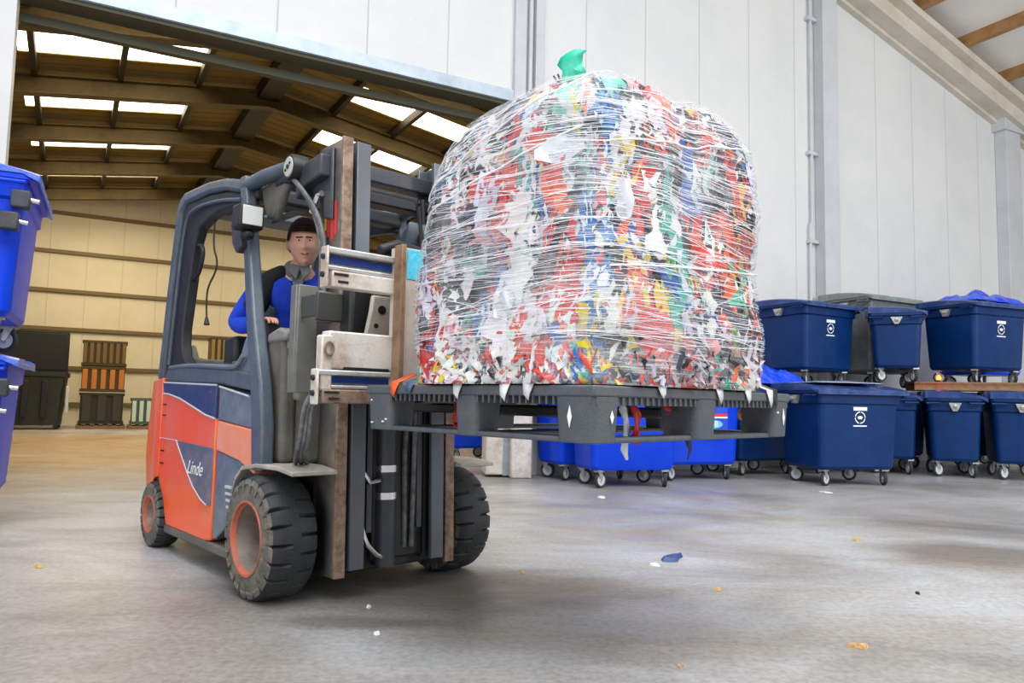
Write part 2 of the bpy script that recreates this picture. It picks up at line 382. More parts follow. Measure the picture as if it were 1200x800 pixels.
def tyre(cx, cy, Rr, w, rimr, parent, name='tyre', N_=168, sgn=-1):
    """cy = centre of the width; sgn = side that faces outwards"""
    wh = MB(); prof = [(-.5, rimr), (-.5, rimr + .25 * (Rr - rimr)), (-.47, rimr + .62 * (Rr - rimr)), (-.5, Rr - .035), (-.46, Rr - .012), (-.36, Rr), (-.22, Rr + .004), (-.08, Rr + .006), (.08, Rr + .006), (.22, Rr + .004), (.36, Rr), (.46, Rr - .012), (.5, Rr - .035), (.47, rimr + .62 * (Rr - rimr)), (.5, rimr + .25 * (Rr - rimr)), (.5, rimr)]
    loops = []
    for a, r in prof:
        l = []
        for k in range(N_):
            q = 2 * math.pi * k / N_; rr = r
            side = 1 if a > 0 else 0
            ph = (k + (4 if side else 0)) % 8
            if r > Rr - .05 and abs(a) >= .2 and ph < 1: rr -= .034 if abs(a) > .3 else .020
            if abs(a) in (.5,) and r > Rr - .05 and ph in (0, 1): rr -= .012
            l.append((cx + rr * math.cos(q), cy + a * w, Rr + rr * math.sin(q)))
        loops.append(l)
    wh.loft(loops + [loops[0]], False, False)
    for f in wh.bm.faces:
        c = f.calc_center_median(); r = math.hypot(c.x - cx, c.z - Rr)
        f.material_index = 1 if (abs(c.y - cy) > .47 * w and r < Rr - .02) else 0
    o = wh.build(name, [M['rubber'], M['rubber_side']], parent, ang=30)
    rm = MB(); yo = cy + sgn * w * .5
    rm.lathe([(yo - sgn * .004, rimr + .004), (yo - sgn * -.004, rimr + .002), (yo + sgn * .004, rimr - .008), (yo - sgn * .01, rimr - .012), (yo - sgn * .02, rimr - .018)], (cx, 0, Rr), n=40, caps=False)
    rm.build('rim', M['rim'], o)
    ri = MB(); ri.lathe([(yo - sgn * .014, rimr - .014), (yo - sgn * w * .6, rimr - .04), (yo - sgn * w * .62, rimr * .45), (yo - sgn * w * .45, rimr * .42), (yo - sgn * w * .43, .001)], (cx, 0, Rr), n=40, caps=False)
    for k in range(8):
        q = 2 * math.pi * k / 8; ri.lathe([(yo - sgn * w * .62, .016), (yo - sgn * w * .52, .014)], (cx + rimr * .65 * math.cos(q), 0, Rr + rimr * .65 * math.sin(q)), n=6)
    ri.build('hub', M['rim_in'], o)
    return o
tyre(0, -.55, .30, .245, .182, T, 'front_tyre')
tyre(0, .55, .30, .245, .182, T, 'front_tyre', sgn=1)
tyre(-1.66, -.55, .212, .16, .12, T, 'rear_tyre')
tyre(-1.66, .55, .212, .16, .12, T, 'rear_tyre', sgn=1)

# chassis, sill
m_ = MB(); m_.box(-1.35, -.30, -.52, .52, .13, .62); m_.box(-1.85, .10, -.36, .36, .14, .70); m_.box(-.35, .12, -.38, .38, .13, .66)
m_.build('chassis', M['black'], T)
for s in (-1, 1):
    m_ = MB(); m_.prism([(-1.45, .12), (-.36, .12), (-.36, .175), (-1.45, .175)], s * .60, s * .42, 'y'); m_.build('step_sill', M['plastic_grey'], T, .012)
# counterweight
prof = [(-1.93, .34), (-1.98, .58), (-1.97, .72), (-1.90, 1.09), (-1.62, 1.11), (-1.62, .46), (-1.70, .445), (-1.80, .41), (-1.87, .35)]
m_ = MB(); loops = []
for y, dx in ((-.60, .09), (-.585, .05), (-.50, 0), (0, -.06), (.50, 0), (.585, .05), (.60, .09)):
    loops.append([(x + (dx if x < -1.75 else 0) + (.0 if x < -1.75 else 0), y, z) for x, z in prof])
m_.loft(loops); m_.build('counterweight', M['orange'], T, .015)
for s in (-1, 1):
    ys, yi = s * .60, s * .50
    # battery door, orange, with navy upper and triangle inserts standing proud
    m_ = MB(); m_.prism([(-1.60, 1.075), (-.655, 1.055), (-.655, .185), (-.75, .17), (-1.42, .17), (-1.49, .30), (-1.60, .44)], ys, yi); d = m_.build('side_door', M['orange'], T, .012)
    top = [(-1.60, 1.078), (-.655, 1.058)]; wave = [(-.655, .868), (-.80, .885), (-1.05, .935), (-1.25, .975), (-1.45, 1.0), (-1.56, 1.005)]
    m_ = MB(); m_.prism(top + wave, ys + s * .006, ys - s * .03); m_.build('navy_panel', M['navy'], d, .003)
    tri = [(-1.275, .712), (-.665, .70), (-.665, .375), (-.72, .375), (-.82, .40), (-.95, .46), (-1.05, .53), (-1.16, .62), (-1.25, .69)]
    m_ = MB(); m_.prism(tri, ys + s * .006, ys - s * .03); tr = m_.build('logo_panel', mat('logo_panel_grey', '#5c6276', .4, 0, '#8d7d80', 9, .6), d, .003)
    m_ = MB(); m_.tube([(x, ys + s * .006, z) for x, z in wave[::-1]], .006, 6); m_.tube([(x, ys + s * .006, z) for x, z in tri[3:] + tri[:1]], .005, 6)
    m_.tube([(-1.6, ys + s * .002, .714), (-1.275, ys + s * .004, .712)], .003, 6)
    m_.tube([(-1.58, ys + s * .004, 1.078), (-.66, ys + s * .004, 1.058)], .006, 6)
    m_.build('light_edge', M['trim'], d)
    for z in (.63, .55, .93, .86):
        m_ = MB(); m_.box(-1.57, -1.52, min(ys, ys + s * .008), max(ys, ys + s * .008), z, z + .008); m_.build('hinge', M['black'], d)
    if s < 0:
        text_mesh('logo', 'Linde', .115, M['white'], tr, Matrix.Translation((-.935, -.608, .565)) @ Matrix.Rotation(R(90), 4, 'X'), .0008, .45)
    else:
        text_mesh('logo', 'Linde', .115, M['white'], tr, Matrix.Translation((-.935, .608, .565)) @ Matrix.Rotation(R(180), 4, 'Z') @ Matrix.Rotation(R(90), 4, 'X'), .0008, .45)
    # front quarter panels ahead of the seam
    m_ = MB(); m_.prism([(-.625, 1.052), (-.12, .99), (-.12, .828), (-.625, .862)], ys, yi); fp = m_.build('front_upper_panel', M['bluegrey'], T, .008)
    m_ = MB(); m_.tube([(-.62, ys - s * -.002, 1.05), (-.21, ys - s * -.002, .998)], .006, 6); m_.build('light_edge', M['trim'], fp)
    m_ = MB(); m_.prism([(-.625, .858), (-.12, .825), (-.10, .60), (-.20, .625), (-.30, .655), (-.625, .692)], ys - s * -.003, yi); m_.build('front_orange_panel', M['orange_faded'], T, .008)
    m_ = MB(); m_.prism([(-.625, .688), (-.30, .652), (-.22, .62), (-.30, .55), (-.36, .45), (-.39, .32), (-.60, .20), (-.64, .20)], ys - s * .004, yi); m_.build('front_lower_panel', M['bluegrey'], T, .008)
    for k in range(4):
        m_ = MB(); z = .50 - k * .035; m_.box(-.45 + .01 * k, -.37 - .002 * k, min(ys, ys + s * .012), max(ys, ys + s * .012), z, z + .014); m_.build('vent_bar', M['trim'], T)
    # belt line moulding under the window
    m_ = MB(); m_.prism([(-1.66, 1.085), (-1.60, 1.165), (-1.30, 1.18), (-.60, 1.15), (-.18, 1.12), (-.16, 1.02), (-.62, 1.06), (-1.58, 1.08)], ys - s * .015, yi + s * -.10); bl = m_.build('belt_moulding', M['guard'], T, .012)
    m_ = MB(); m_.tube([(-1.55, ys - s * .02, 1.175), (-1.2, ys - s * .02, 1.186), (-.65, ys - s * .02, 1.163), (-.45, ys - s * .02, 1.155), (-.36, ys - s * .02, 1.22)], .014, 8, smooth=2); m_.build('light_edge', M['bluegrey'], bl)
    # overhead guard side: rear pillar and roof rail
    y0, y1 = s * .555, s * .485
    outer = [(-1.90, 1.10), (-1.79, 1.75), (-1.69, 2.25), (-1.64, 2.33), (-1.55, 2.365), (-1.11, 2.35), (-.83, 2.315), (-.58, 2.255), (-.50, 2.235)]
    inner = [(-.52, 2.165), (-.60, 2.18), (-.83, 2.24), (-1.11, 2.275), (-1.52, 2.285), (-1.60, 2.24), (-1.71, 1.75), (-1.79, 1.10)]
    m_ = MB(); m_.prism(outer + inner, y0, y1); m_.build('guard_rail', M['guard'], T, .022, seg=3)
    inn2 = [(-1.80, 1.10), (-1.71, 1.75), (-1.60, 2.24), (-1.52, 2.285), (-1.11, 2.27), (-.83, 2.235), (-.52, 2.16), (-.50, 2.10), (-.75, 2.125), (-.95, 2.135), (-1.12, 2.12), (-1.30, 2.08), (-1.36, 2.0), (-1.50, 1.45), (-1.50, 1.34), (-1.46, 1.25), (-1.36, 1.19), (-1.36, 1.10)]
    m_ = MB(); m_.prism(inn2, y0 - s * .02, y1 - s * .02); gi = m_.build('pillar_lining', M['guard_in'], T, .012)
    m_ = MB(); m_.tube([(-1.66, y0, 1.2), (-1.60, y0, 1.6), (-1.50, y0, 2.15), (-1.35, y0, 2.22), (-.9, y0, 2.19), (-.56, y0, 2.13)], .012, 8, smooth=2); m_.build('seal', M['guard'], gi)
    # A pillar
    m_ = MB(); m_.loft([[(x0, y0 + s * dy, z), (x0 + w_, y0 + s * dy, z), (x0 + w_, y1 + s * dy, z), (x0, y1 + s * dy, z)] for x0, w_, dy, z in ((-.60, .075, 0, 2.27), (-.585, .075, 0, 2.18), (-.47, .08, .01, 1.80), (-.34, .10, .03, 1.40), (-.19, .13, .055, 1.06), (-.155, .14, .055, .85), (-.13, .125, .055, .62))])
    m_.build('front_pillar', M['guard'], T, .014, seg=3)
    m_ = MB(); m_.prism([(-.52, 1.14), (-.42, 1.30), (-.35, 1.38), (-.33, 1.06), (-.52, 1.06)], y0 + s * .0, y1); m_.build('pillar_gusset', M['bluegrey'], T, .01)
    m_ = MB(); m_.tube([(-.56, s * .52, 2.215), (-.35, s * .50, 2.235), (-.15, s * .45, 2.25)], .042, 12); m_.build('roof_brace', M['guard'], T)
    # front fender
    pts = [(-.34, .50), (-.30, .575), (-.22, .635), (-.05, .66), (.20, .665), (.36, .65)]
    m_ = MB(); m_.prism(pts + [(x, z - .022) for x, z in pts[::-1]], s * .62, s * .38)
    m_.build('front_fender', mat('fender_dusty', '#98948b', .55, 0, '#bdb7ab', 7, .6), T, .008)
    # window lower bowl beside the seat
    m_ = MB(); m_.prism([(-1.52, 1.34), (-1.44, 1.25), (-1.30, 1.235), (-.62, 1.20), (-.62, 1.12), (-1.52, 1.12)], s * .47, s * .43); m_.build('cab_side_liner', M['plastic_grey'], T, .015)

# roof bars, cross members
m_ = MB(); m_.prism([(-1.64, 2.24), (-1.58, 2.34), (-1.5, 2.35), (-1.5, 2.28)], -.5, .5); m_.build('roof_rear_cross', M['guard'], T, .01)
m_ = MB(); m_.box(-.60, -.48, -.5, .5, 2.13, 2.22); m_.build('roof_front_cross', M['guard_in'], T, .02)
for k in range(6):
    y = -.42 + k * .168
    m_ = MB(); m_.prism([(-1.55, 2.30), (-1.11, 2.30), (-.83, 2.265), (-.52, 2.20), (-.52, 2.16), (-.83, 2.225), (-1.11, 2.26), (-1.55, 2.26)], y - .012, y + .012); m_.build('roof_bar', M['guard_in'], T)
m_ = MB(); m_.box(-.30, -.12, -.48, .48, 2.16, 2.24); m_.build('mast_cross_beam', M['guard_in'], T, .02)

# hood, seat, controls
m_ = MB(); m_.prism([(-1.80, 1.06), (-1.80, 1.14), (-1.2, 1.16), (-.62, 1.12), (-.62, .9), (-1.2, .9)], -.48, .48); m_.build('battery_hood', M['plastic_grey'], T, .03)
st_ = MB(); st_.box(-.98, -.48, -.25, .25, 1.12, 1.24); so = st_.build('seat', M['black'], T, .045)
m_ = MB(); m_.M = Matrix.Translation((-.98, 0, 1.22)) @ Matrix.Rotation(R(-12), 4, 'Y'); m_.box(-.06, .06, -.24, .24, 0, .48); m_.build('seat_back', M['black'], so, .045)
m_ = MB(); m_.M = Matrix.Translation((-.70, -.36, 1.26)); m_.box(-.20, .22, -.05, .05, 0, .07); m_.build('armrest', M['plastic_grey'], so, .03)
m_ = MB(); m_.M = Matrix.Translation((-.86, -.40, 1.16)); m_.box(-.09, .09, -.07, .07, 0, .2); m_.build('seat_side', M['black'], so, .03)
m_ = MB(); m_.prism([(-.18, .66), (-.18, 1.34), (-.10, 1.37), (.05, 1.35), (.10, 1.22), (.12, 1.0), (.11, .66)], -.44, .50); m_.prism([(-.20, .66), (-.20, 1.33), (-.12, 1.35), (.0, 1.30), (.02, .66)], -.52, -.43)
co = m_.build('front_cowl', M['plastic_grey'], T, .03, seg=3)
m_ = MB(); m_.box(-.12, .03, -.50, -.2, 1.24, 1.30); m_.M = Matrix.Identity(4); m_.box(.0, .055, -.50, -.44, 1.1, 1.22); m_.build('cowl_ledge', mat('ledge_plastic', '#7d7c77', .5), co, .015)
m_ = MB(); m_.prism([(-.18, 1.33), (-.05, 1.36), (.04, 1.34), (.04, 1.29), (-.18, 1.28)], -.53, .3); m_.build('dash_top', mat('dash_grey', '#8b8a84', .6, 0, '#6f6e69', 9, .5), co, .015)
m_ = MB(); m_.box(-.10, .06, -.46, -.36, .98, 1.20); m_.build('cowl_pocket', mat('pocket_grey', '#86857f', .5), co, .02)
m_ = MB(); m_.M = Matrix.Translation((-.36, .02, 1.40)) @ Matrix.Rotation(R(-50), 4, 'Y')
pts = [(.17 * math.cos(a), .17 * math.sin(a), 0) for a in [2 * math.pi * k / 28 for k in range(29)]]
m_.tube(pts, .016, 8); m_.tube([(-.17, 0, 0), (.17, 0, 0)], .014, 6); m_.tube([(0, 0, 0), (0, 0, -.28)], .025, 8); m_.build('steering_wheel', M['black'], T)
m_ = MB(); m_.box(-.42, -.34, -.46, -.38, 1.14, 1.42); m_.tube([(-.38, -.42, 1.40), (-.37, -.42, 1.50)], .016, 8); m_.build('control_lever', M['black'], T, .01)
# grab handle and loose cable at the rear pillar
m_ = MB(); m_.tube([(-1.40, -.50, 1.98), (-1.25, -.52, 1.97), (-1.22, -.52, 1.90), (-1.28, -.52, 1.78), (-1.44, -.50, 1.76)], .014, 8, smooth=3); m_.build('grab_handle', M['black'], T)
m_ = MB(); m_.tube([(-1.16, -.48, 2.14), (-1.17, -.48, 1.95), (-1.08, -.48, 1.85), (-1.10, -.48, 1.78), (-1.22, -.48, 1.70), (-1.24, -.48, 1.62), (-1.22, -.48, 1.50)], .006, 6, smooth=3)
m_.tube([(-1.22, -.48, 1.50), (-1.21, -.48, 1.45)], [.008, .02], 8); m_.build('hanging_cable', M['black'], T)

# round lamp, work light
m_ = MB(); m_.lathe([(-.49, .02), (-.49, .065), (-.475, .072), (-.40, .072), (-.38, .055), (-.36, .05)], (-.10, 0, 2.235), n=32); rl = m_.build('rubber_drum', M['black'], T)
m_ = MB(); m_.lathe([(-.494, .001), (-.494, .05), (-.489, .056)], (-.10, 0, 2.235), n=32); m_.build('drum_face', mat('drum_face', '#b9b9b4', .5), rl)
m_ = MB(); m_.lathe([(-.50, .012), (-.493, .014)], (-.10, 0, 2.235), n=12)
for dx in (-.025, .025): m_.lathe([(-.499, .008), (-.493, .008)], (-.10 + dx, 0, 2.235 + dx * .6), n=8)
m_.build('drum_screw', M['black'], rl)
m_ = MB(); m_.prism([(-.56, 2.07), (-.50, 2.09), (-.44, 1.98), (-.42, 1.83), (-.49, 1.80), (-.55, 1.86), (-.58, 1.97)], -.60, -.55); m_.tube([(-.50, -.58, 2.0), (-.42, -.63, 1.97)], .025, 8); wb = m_.build('light_bracket', M['steel_dark'], T, .008)
m_ = MB(); m_.M = Matrix.Translation((-.33, -.60, 1.975)); m_.box(-.07, .05, -.07, .07, -.07, .07); m_.box(-.05, .03, -.03, .03, -.12, -.07); wl_ = m_.build('work_light', M['black'], wb, .018)
m_ = MB(); m_.M = Matrix.Translation((-.33, -.60, 1.975)); m_.box(.05, .058, -.055, .055, -.05, .055); m_.build('lens', M['lens'], wl_, .003)
m_ = MB(); m_.prism([(-.50, 2.20), (-.30, 2.23), (-.12, 2.21), (-.20, 2.12), (-.30, 1.98), (-.40, 2.0), (-.46, 2.1)], -.47, -.42); m_.build('corner_bracket', M['plastic_grey'], T, .02)

# ---- mast (leans back a little)
MA = bpy.data.objects.new('mast', None); COL.objects.link(MA); MA.parent = T; MA.location = (.33, 0, .12); MA.rotation_euler = (0, R(-1.8), 0)
def mx(p): return p
zt = 2.22
for s in (-1, 1):
    # outer channel: web facing outwards, flanges front and rear
    m_ = MB(); m_.box(-.25, 0, min(s * .362, s * .345), max(s * .362, s * .345), 0, zt); m_.box(-.25, -.23, min(s * .362, s * .28), max(s * .362, s * .28), 0, zt)
    m_.build('outer_channel', M['mast_web'], MA, .004)
    m_ = MB(); m_.box(-.018, .004, min(s * .366, s * .306), max(s * .366, s * .306), 0, zt + .01); m_.build('outer_flange', M['rust'], MA, .004)
    m_ = MB(); m_.box(-.16, .0, min(s * .285, s * .265), max(s * .285, s * .265), .03, zt); m_.box(-.014, .012, min(s * .288, s * .205), max(s * .288, s * .205), .03, zt - .005); m_.box(-.16, -.14, min(s * .288, s * .205), max(s * .288, s * .205), .03, zt - .01)
    m_.build('inner_channel', M['mast_in'], MA, .004)
    m_ = MB(); m_.tube([(-.10, s * .235, .03), (-.10, s * .235, 2.0)], .035, 12); m_.build('lift_cylinder', M['black'], MA)
    m_ = MB(); m_.box(-.05, -.03, min(s * .17, s * .14), max(s * .17, s * .14), .2, 1.2); m_.build('lift_chain', M['steel_dark'], MA)
for z0, z1, x0, x1, mm in ((2.06, 2.15, -.19, -.10, 'steel_dark'), (1.93, 1.99, -.14, -.06, 'black'), (.95, 1.05, -.19, -.12, 'black'), (.0, .14, -.19, -.1, 'black'), (.36, .46, -.19, -.12, 'black')):
    m_ = MB(); m_.box(x0, x1, -.345, .345, z0, z1); m_.build('cross_member', M[mm], MA, .01)
m_ = MB(); m_.tube([(-.06, -.04, .02), (-.06, -.04, 1.0)], .055, 16); m_.tube([(-.06, -.04, 1.0), (-.06, -.04, 1.7)], .03, 12); cy = m_.build('centre_cylinder', M['steel_dark'], MA)
for z in (.36, .50):
    m_ = MB(); m_.lathe([(z, .056), (z, .062), (z + .035, .062), (z + .035, .056)], (-.06, -.04, 0), 'z', 20, True); m_.build('cylinder_collar', M['chrome'], cy)
m_ = MB(); m_.tube([(-.05, -.20, .30), (-.03, -.18, .16), (-.02, -.12, .09), (-.03, -.08, .07)], .012, 8, smooth=2)
m_.tube([(-.03, -.19, .5), (-.02, -.16, .45), (-.02, -.10, .46)], .012, 8); m_.build('hydraulic_fitting', M['chrome'], MA)
m_ = MB(); m_.tube([(-.05, .12, .1), (-.04, .13, .7), (-.05, .14, 1.0)], .014, 8)
m_.tube([(-.06, .08, .1), (-.05, .07, .6), (-.05, .10, 1.0)], .014, 8); m_.build('mast_hose', M['hose'], MA)
m_ = MB(); m_.box(-.17, -.06, -.12, .20, .05, .9); m_.build('mast_backplate', M['black'], MA, .01)
m_ = MB()
for k, (x, w_) in enumerate(((-.155, .022), (-.115, .03), (-.075, .022))): m_.box(x, x + w_, -.3645, -.3635, 1.72 - .02 * (k % 2), 1.90)
m_.build('warning_sticker', M['red'], MA)
m_ = MB(); m_.box(-.18, -.162, -.3645, -.3635, 1.76, 1.87); m_.build('warning_sticker', M['yellow'], MA)
# brackets from the guard to the mast heads
for s in (-1, 1):
    m_ = MB(); m_.prism([(-.36, 2.07), (-.26, 2.13), (-.10, 2.19), (-.08, 2.19), (-.08, 1.80), (-.16, 1.82), (-.17, 1.93), (-.24, 1.97), (-.36, 1.94)], s * .385, s * .362, 'y'); m_.M = Matrix.Identity(4)
    m_.prism([(-.38, 2.08), (-.26, 2.14), (-.10, 2.15), (-.1, 2.03), (-.26, 2.02), (-.38, 1.96)], s * .44, s * .36, 'y')
    br = m_.build('mast_bracket', M['steel_dark'], MA, .02, seg=3)
    m_ = MB(); m_.tube([(-.26, s * .40, 1.87), (-.19, s * .40, 1.95), (-.15, s * .40, 1.95)], .016, 8); m_.build('shackle', M['chrome'], br)
m_ = MB(); m_.prism([(.38 - .4, 1.80), (-.02, 1.86), (-.10, 1.80), (-.14, 1.60), (-.10, 1.60), (-.06, 1.74)], .06, .2, 'y'); m_.build('hose_guide', M['guard'], MA, .01)
m_ = MB(); m_.tube([(-.04, .16, 2.0), (-.05, .18, 1.7), (-.03, .14, 1.4)], .016, 8, smooth=2); m_.tube([(-.02, .12, 1.95), (-.03, .16, 1.65), (-.03, .16, 1.45)], .014, 8, smooth=2); m_.build('mast_hose', M['black'], MA)
# hoses over the drum down beside the driver
m_ = MB()
for d in (0, .03):
    m_.tube([(-.16 + d, -.44 - d, 2.20), (-.06 + d, -.42 - d, 2.12), (.06 + d, -.40, 1.96), (.12 + d, -.385, 1.78), (.12 + d, -.385, 1.45)], .014, 8, smooth=3)
m_.build('upper_hose', M['hose'], T)
m_ = MB()
for d in (0, .03, .06):
    m_.tube([(.33, -.52 + d * .6, 1.02), (.31, -.55 + d * .6, .95), (.31 + d * .3, -.56 + d * .6, .80), (.25, -.55 + d * .6, .72), (.15, -.50 + d, .67)], .012, 8, smooth=3)
m_.build('lower_hose', M['hose'], T)
# grey angled guard plate in front of the driver
m_ = MB(); m_.box(.16, .20, -.545, -.44, 1.02, 1.56); m_.box(.165, .20, -.44, -.36, 1.38, 1.54); m_.box(.12, .18, -.55, -.54, 1.02, 1.56)
m_.build('guard_plate', mat('grey_guard_plate', '#6f6f6a', .5, .2, '#8b8a80', 6, .4), T, .008)

m_ = MB(); m_.box(.345, .37, -.53, -.37, 1.37, 1.51); m_.box(.20, .345, -.53, -.515, 1.39, 1.50); m_.build('hose_bracket', mat('olive_grey_bracket', '#45463f', .5, .2), T, .006)
# ---- clamp attachment on the mast
AT = bpy.data.objects.new('clamp_attachment', None); COL.objects.link(AT); AT.parent = T; AT.location = (0, 0, 0)
m_ = MB(); m_.box(.36, .46, -.40, .40, 1.0, 1.60); m_.box(.46, .50, -.30, .30, 1.0, 1.62); m_.build('carriage', M['black'], AT, .02)
m_ = MB(); m_.M = Matrix.Translation((0, .07, 0)); m_.prism([(-.16, 1.25), (-.16, 1.50), (-.10, 1.56), (-.06, 1.50), (-.04, 1.56), (.0, 1.40), (.0, 1.25)], .50, .53, 'x'); m_.M = Matrix.Translation((-.0, -.20, 0)); m_.prism([(-.16, 1.27), (-.13, 1.42), (-.12, 1.50), (.02, 1.50), (.02, 1.27)], .50, .53, 'x')
m_.build('lug_plate', M['plate'], AT, .01)
m_ = MB(); m_.lathe([(.53, .022), (.535, .022)], (0, -.27, 1.43), 'x', 14); m_.lathe([(.53, .012), (.535, .012)], (0, -.30, 1.35), 'x', 10); m_.build('lug_hole', M['black'], AT)
def rail(z0, z1, m1, m2, stripe, y0=-.70):
    h = z1 - z0
    m_ = MB(); m_.box(.675, .72, y0, .62, z0 + h * .44, z0 + h * .56) ; m_.box(.68, .70, y0 + .01, .62, z0 + h * .56, z0 + h * .84); m_.box(.67, .74, y0, .62, z0 + h * .84, z1)
    o = m_.build('slide_rail', M[m1], AT, .006)
    m_ = MB(); m_.box(.705, .712, y0 + .02, .62, z0 + h * .62, z0 + h * .80); m_.build('blue_strip', M['bluestripe'], o)
    m_ = MB(); m_.box(.675, .735, y0 + .02, .60, z0, z0 + h * .42); m_.build('lower_flange', M[m2], o, .006)
    m_ = MB(); m_.box(.685, .745, y0 - .012, y0, z0 - .005, z1 + .003); pl = m_.build('end_plate', M['white_steel'], o, .005)
    for z in (.3, .75):
        m_ = MB(); m_.lathe([(y0 - .022, .012), (y0 - .011, .014)], (.715, 0, z0 + h * z), 'y', 10); m_.build('bolt', M['black'], o)
    for q0, z in ((.03, .30), (.05, .12)):
        m_ = MB(); m_.box(.734, .738, y0 + q0, y0 + .10, z0 + h * z, z0 + h * (z + .06)); m_.build('slot', M['black'], o)
rail(1.48, 1.655, 'alu', 'white_steel', True, -.675)
rail(.975, 1.12, 'alu', 'rust', True, -.70)
m_ = MB(); m_.box(.66, .73, -.655, .62, 1.125, 1.29); m_.box(.68, .735, -.69, -.635, 1.03, 1.27); lb = m_.build('lower_beam', M['white_steel'], AT, .008)
m_ = MB(); pts = [(.745, -.66 + .02 * math.cos(a), 1.21 + .028 * math.sin(a)) for a in [2 * math.pi * k / 16 for k in range(17)]]; m_.tube(pts, .006, 6); m_.build('lifting_ring', M['rust'], lb)
m_ = MB(); m_.box(.66, .735, -.58, -.35, 1.10, 1.135); m_.build('slot_shadow_plate', M['black'], lb)
m_ = MB(); m_.box(.70, .80, -.335, -.325, 1.03, 1.70); m_.box(.72, .795, -.325, .60, 1.05, 1.695); pf = m_.build('backrest_plate', M['plate'], AT, .004)
m_ = MB(); m_.box(.75, .815, -.350, -.325, 1.025, 1.705); m_.build('plate_edge', M['rustwood'], pf, .004)
m_ = MB(); m_.box(.796, .798, -.31, -.19, 1.55, 1.69); m_.build('cyan_sticker', M['cyan'], pf)
m_ = MB(); m_.tube([(.62, -.35, 1.70), (.62, -.25, 1.74), (.62, -.1, 1.72)], .03, 8); m_.box(.55, .72, -.30, -.08, 1.66, 1.72); m_.build('valve_block', M['black'], AT, .01)
for s in (-1, 1):
    m_ = MB(); m_.box(.74, 1.86, s * .22 - .06, s * .22 + .06, .945, .985); m_.box(.70, .745, s * .22 - .06, s * .22 + .06, .945, 1.4); m_.build('fork', M['black'], AT, .008)

# ---------------------------------------------------------------- PALLET
PO = FO + Matrix.Rotation(FR, 3, 'Z') @ Vector((1.53, .075, 0)); PR = FR + R(2.7)
PLX, PLY = .60, .648   # half sizes along forks / across
PZ0, PZ1 = .872, 1.054
P_ = thing('plastic_pallet', 'dark grey plastic pallet with white diamond marks, held up by the forklift', 'pallet', (PO.x, PO.y, PZ0), PR)
H_ = PZ1 - PZ0
m_ = MB(); m_.box(-PLX, PLX, -PLY, PLY, H_ - .035, H_)
m_.build('deck', M['pallet'], P_, .006)
m_ = MB()
n = 40
for k in range(n):
    x = -PLX + .02 + (2 * PLX - .04) * k / (n - 1)
    for s in (-1, 1): m_.box(x - .004, x + .004, min(s * (PLY - .004), s * (PLY - .05)), max(s * (PLY - .004), s * (PLY - .05)), H_ - .06, H_ - .033)
    y = -PLY + .02 + (2 * PLY - .04) * k / (n - 1)
    for s in (-1, 1): m_.box(min(s * (PLX - .004), s * (PLX - .05)), max(s * (PLX - .004), s * (PLX - .05)), y - .004, y + .004, H_ - .06, H_ - .033)
m_.box(-PLX + .012, PLX - .012, -PLY + .012, -PLY + .03, H_ - .06, H_ - .03); m_.box(-PLX + .012, PLX - .012, PLY - .03, PLY - .012, H_ - .06, H_ - .03)
m_.box(-PLX + .012, -PLX + .03, -PLY + .012, PLY - .012, H_ - .06, H_ - .03); m_.box(PLX - .03, PLX - .012, -PLY + .012, PLY - .012, H_ - .06, H_ - .03)
m_.build('rib_band', M['pallet'], P_)
def diamond(x, y, axis, hh=.035, ww=.009, z=.085):
    m_ = MB()
    if axis == 'y': m_.prism([(x - ww, z), (x, z - hh), (x + ww, z), (x, z + hh)], y - .0015, y + .0005, 'y')
    else: m_.prism([(y - ww, z), (y, z - hh), (y + ww, z), (y, z + hh)], x - .0005, x + .0015, 'x')
    return m_.build('diamond_mark', M['white'], P_)
for i, (xc, hw) in enumerate(((-PLX + .085, .085), (0.01, .065), (PLX - .085, .085))):
    for j, (yc, hy) in enumerate(((-PLY + .07, .07), (0, .075), (PLY - .07, .07))):
        m_ = MB(); m_.loft([rrect(2 * hw - .02, 2 * hy - .02, .025, .004, 3, xc, yc), rrect(2 * hw - .008, 2 * hy - .008, .025, H_ - .062, 3, xc, yc), rrect(2 * hw - .004, 2 * hy - .004, .025, H_ - .034, 3, xc, yc)])
        m_.build('block', M['pallet'], P_, .004)
for s in (-1, 1):
    m_ = MB(); m_.loft([[(x, s * (PLY - .065) + a, z) for a, z in ((-.045, .004), (.045, .004), (.045, .022), (-.045, .022))] for x in (-PLX + .05, PLX - .05)]); m_.build('runner', M['pallet'], P_, .006)
    m_ = MB(); m_.loft([[(s * (PLX - .08) + a, y, z) for a, z in ((-.05, .002), (.05, .002), (.05, .02), (-.05, .02))] for y in (-PLY + .05, PLY - .05)]); m_.build('runner', M['pallet'], P_, .006)
m_ = MB(); m_.box(-.05, .05, -PLY + .05, PLY - .05, .003, .02); m_.build('runner', M['pallet'], P_, .006)
diamond(PLX - .10, -PLY + .004, 'y'); diamond(PLX - .003, -PLY + .09, 'x', .02); diamond(PLX - .003, PLY - .055, 'x')
m_ = MB()
for x, z in ((-PLX + .03, .12), (-PLX + .035, .03), (-PLX + .11, .035), (-PLX + .13, .045)): m_.box(x, x + .01, -PLY + .003, -PLY + .008, z, z + .006)
m_.box(PLX - .008, PLX - .001, PLY - .11, PLY - .10, .10, .108)
m_.build('paint_fleck', M['white'], P_)

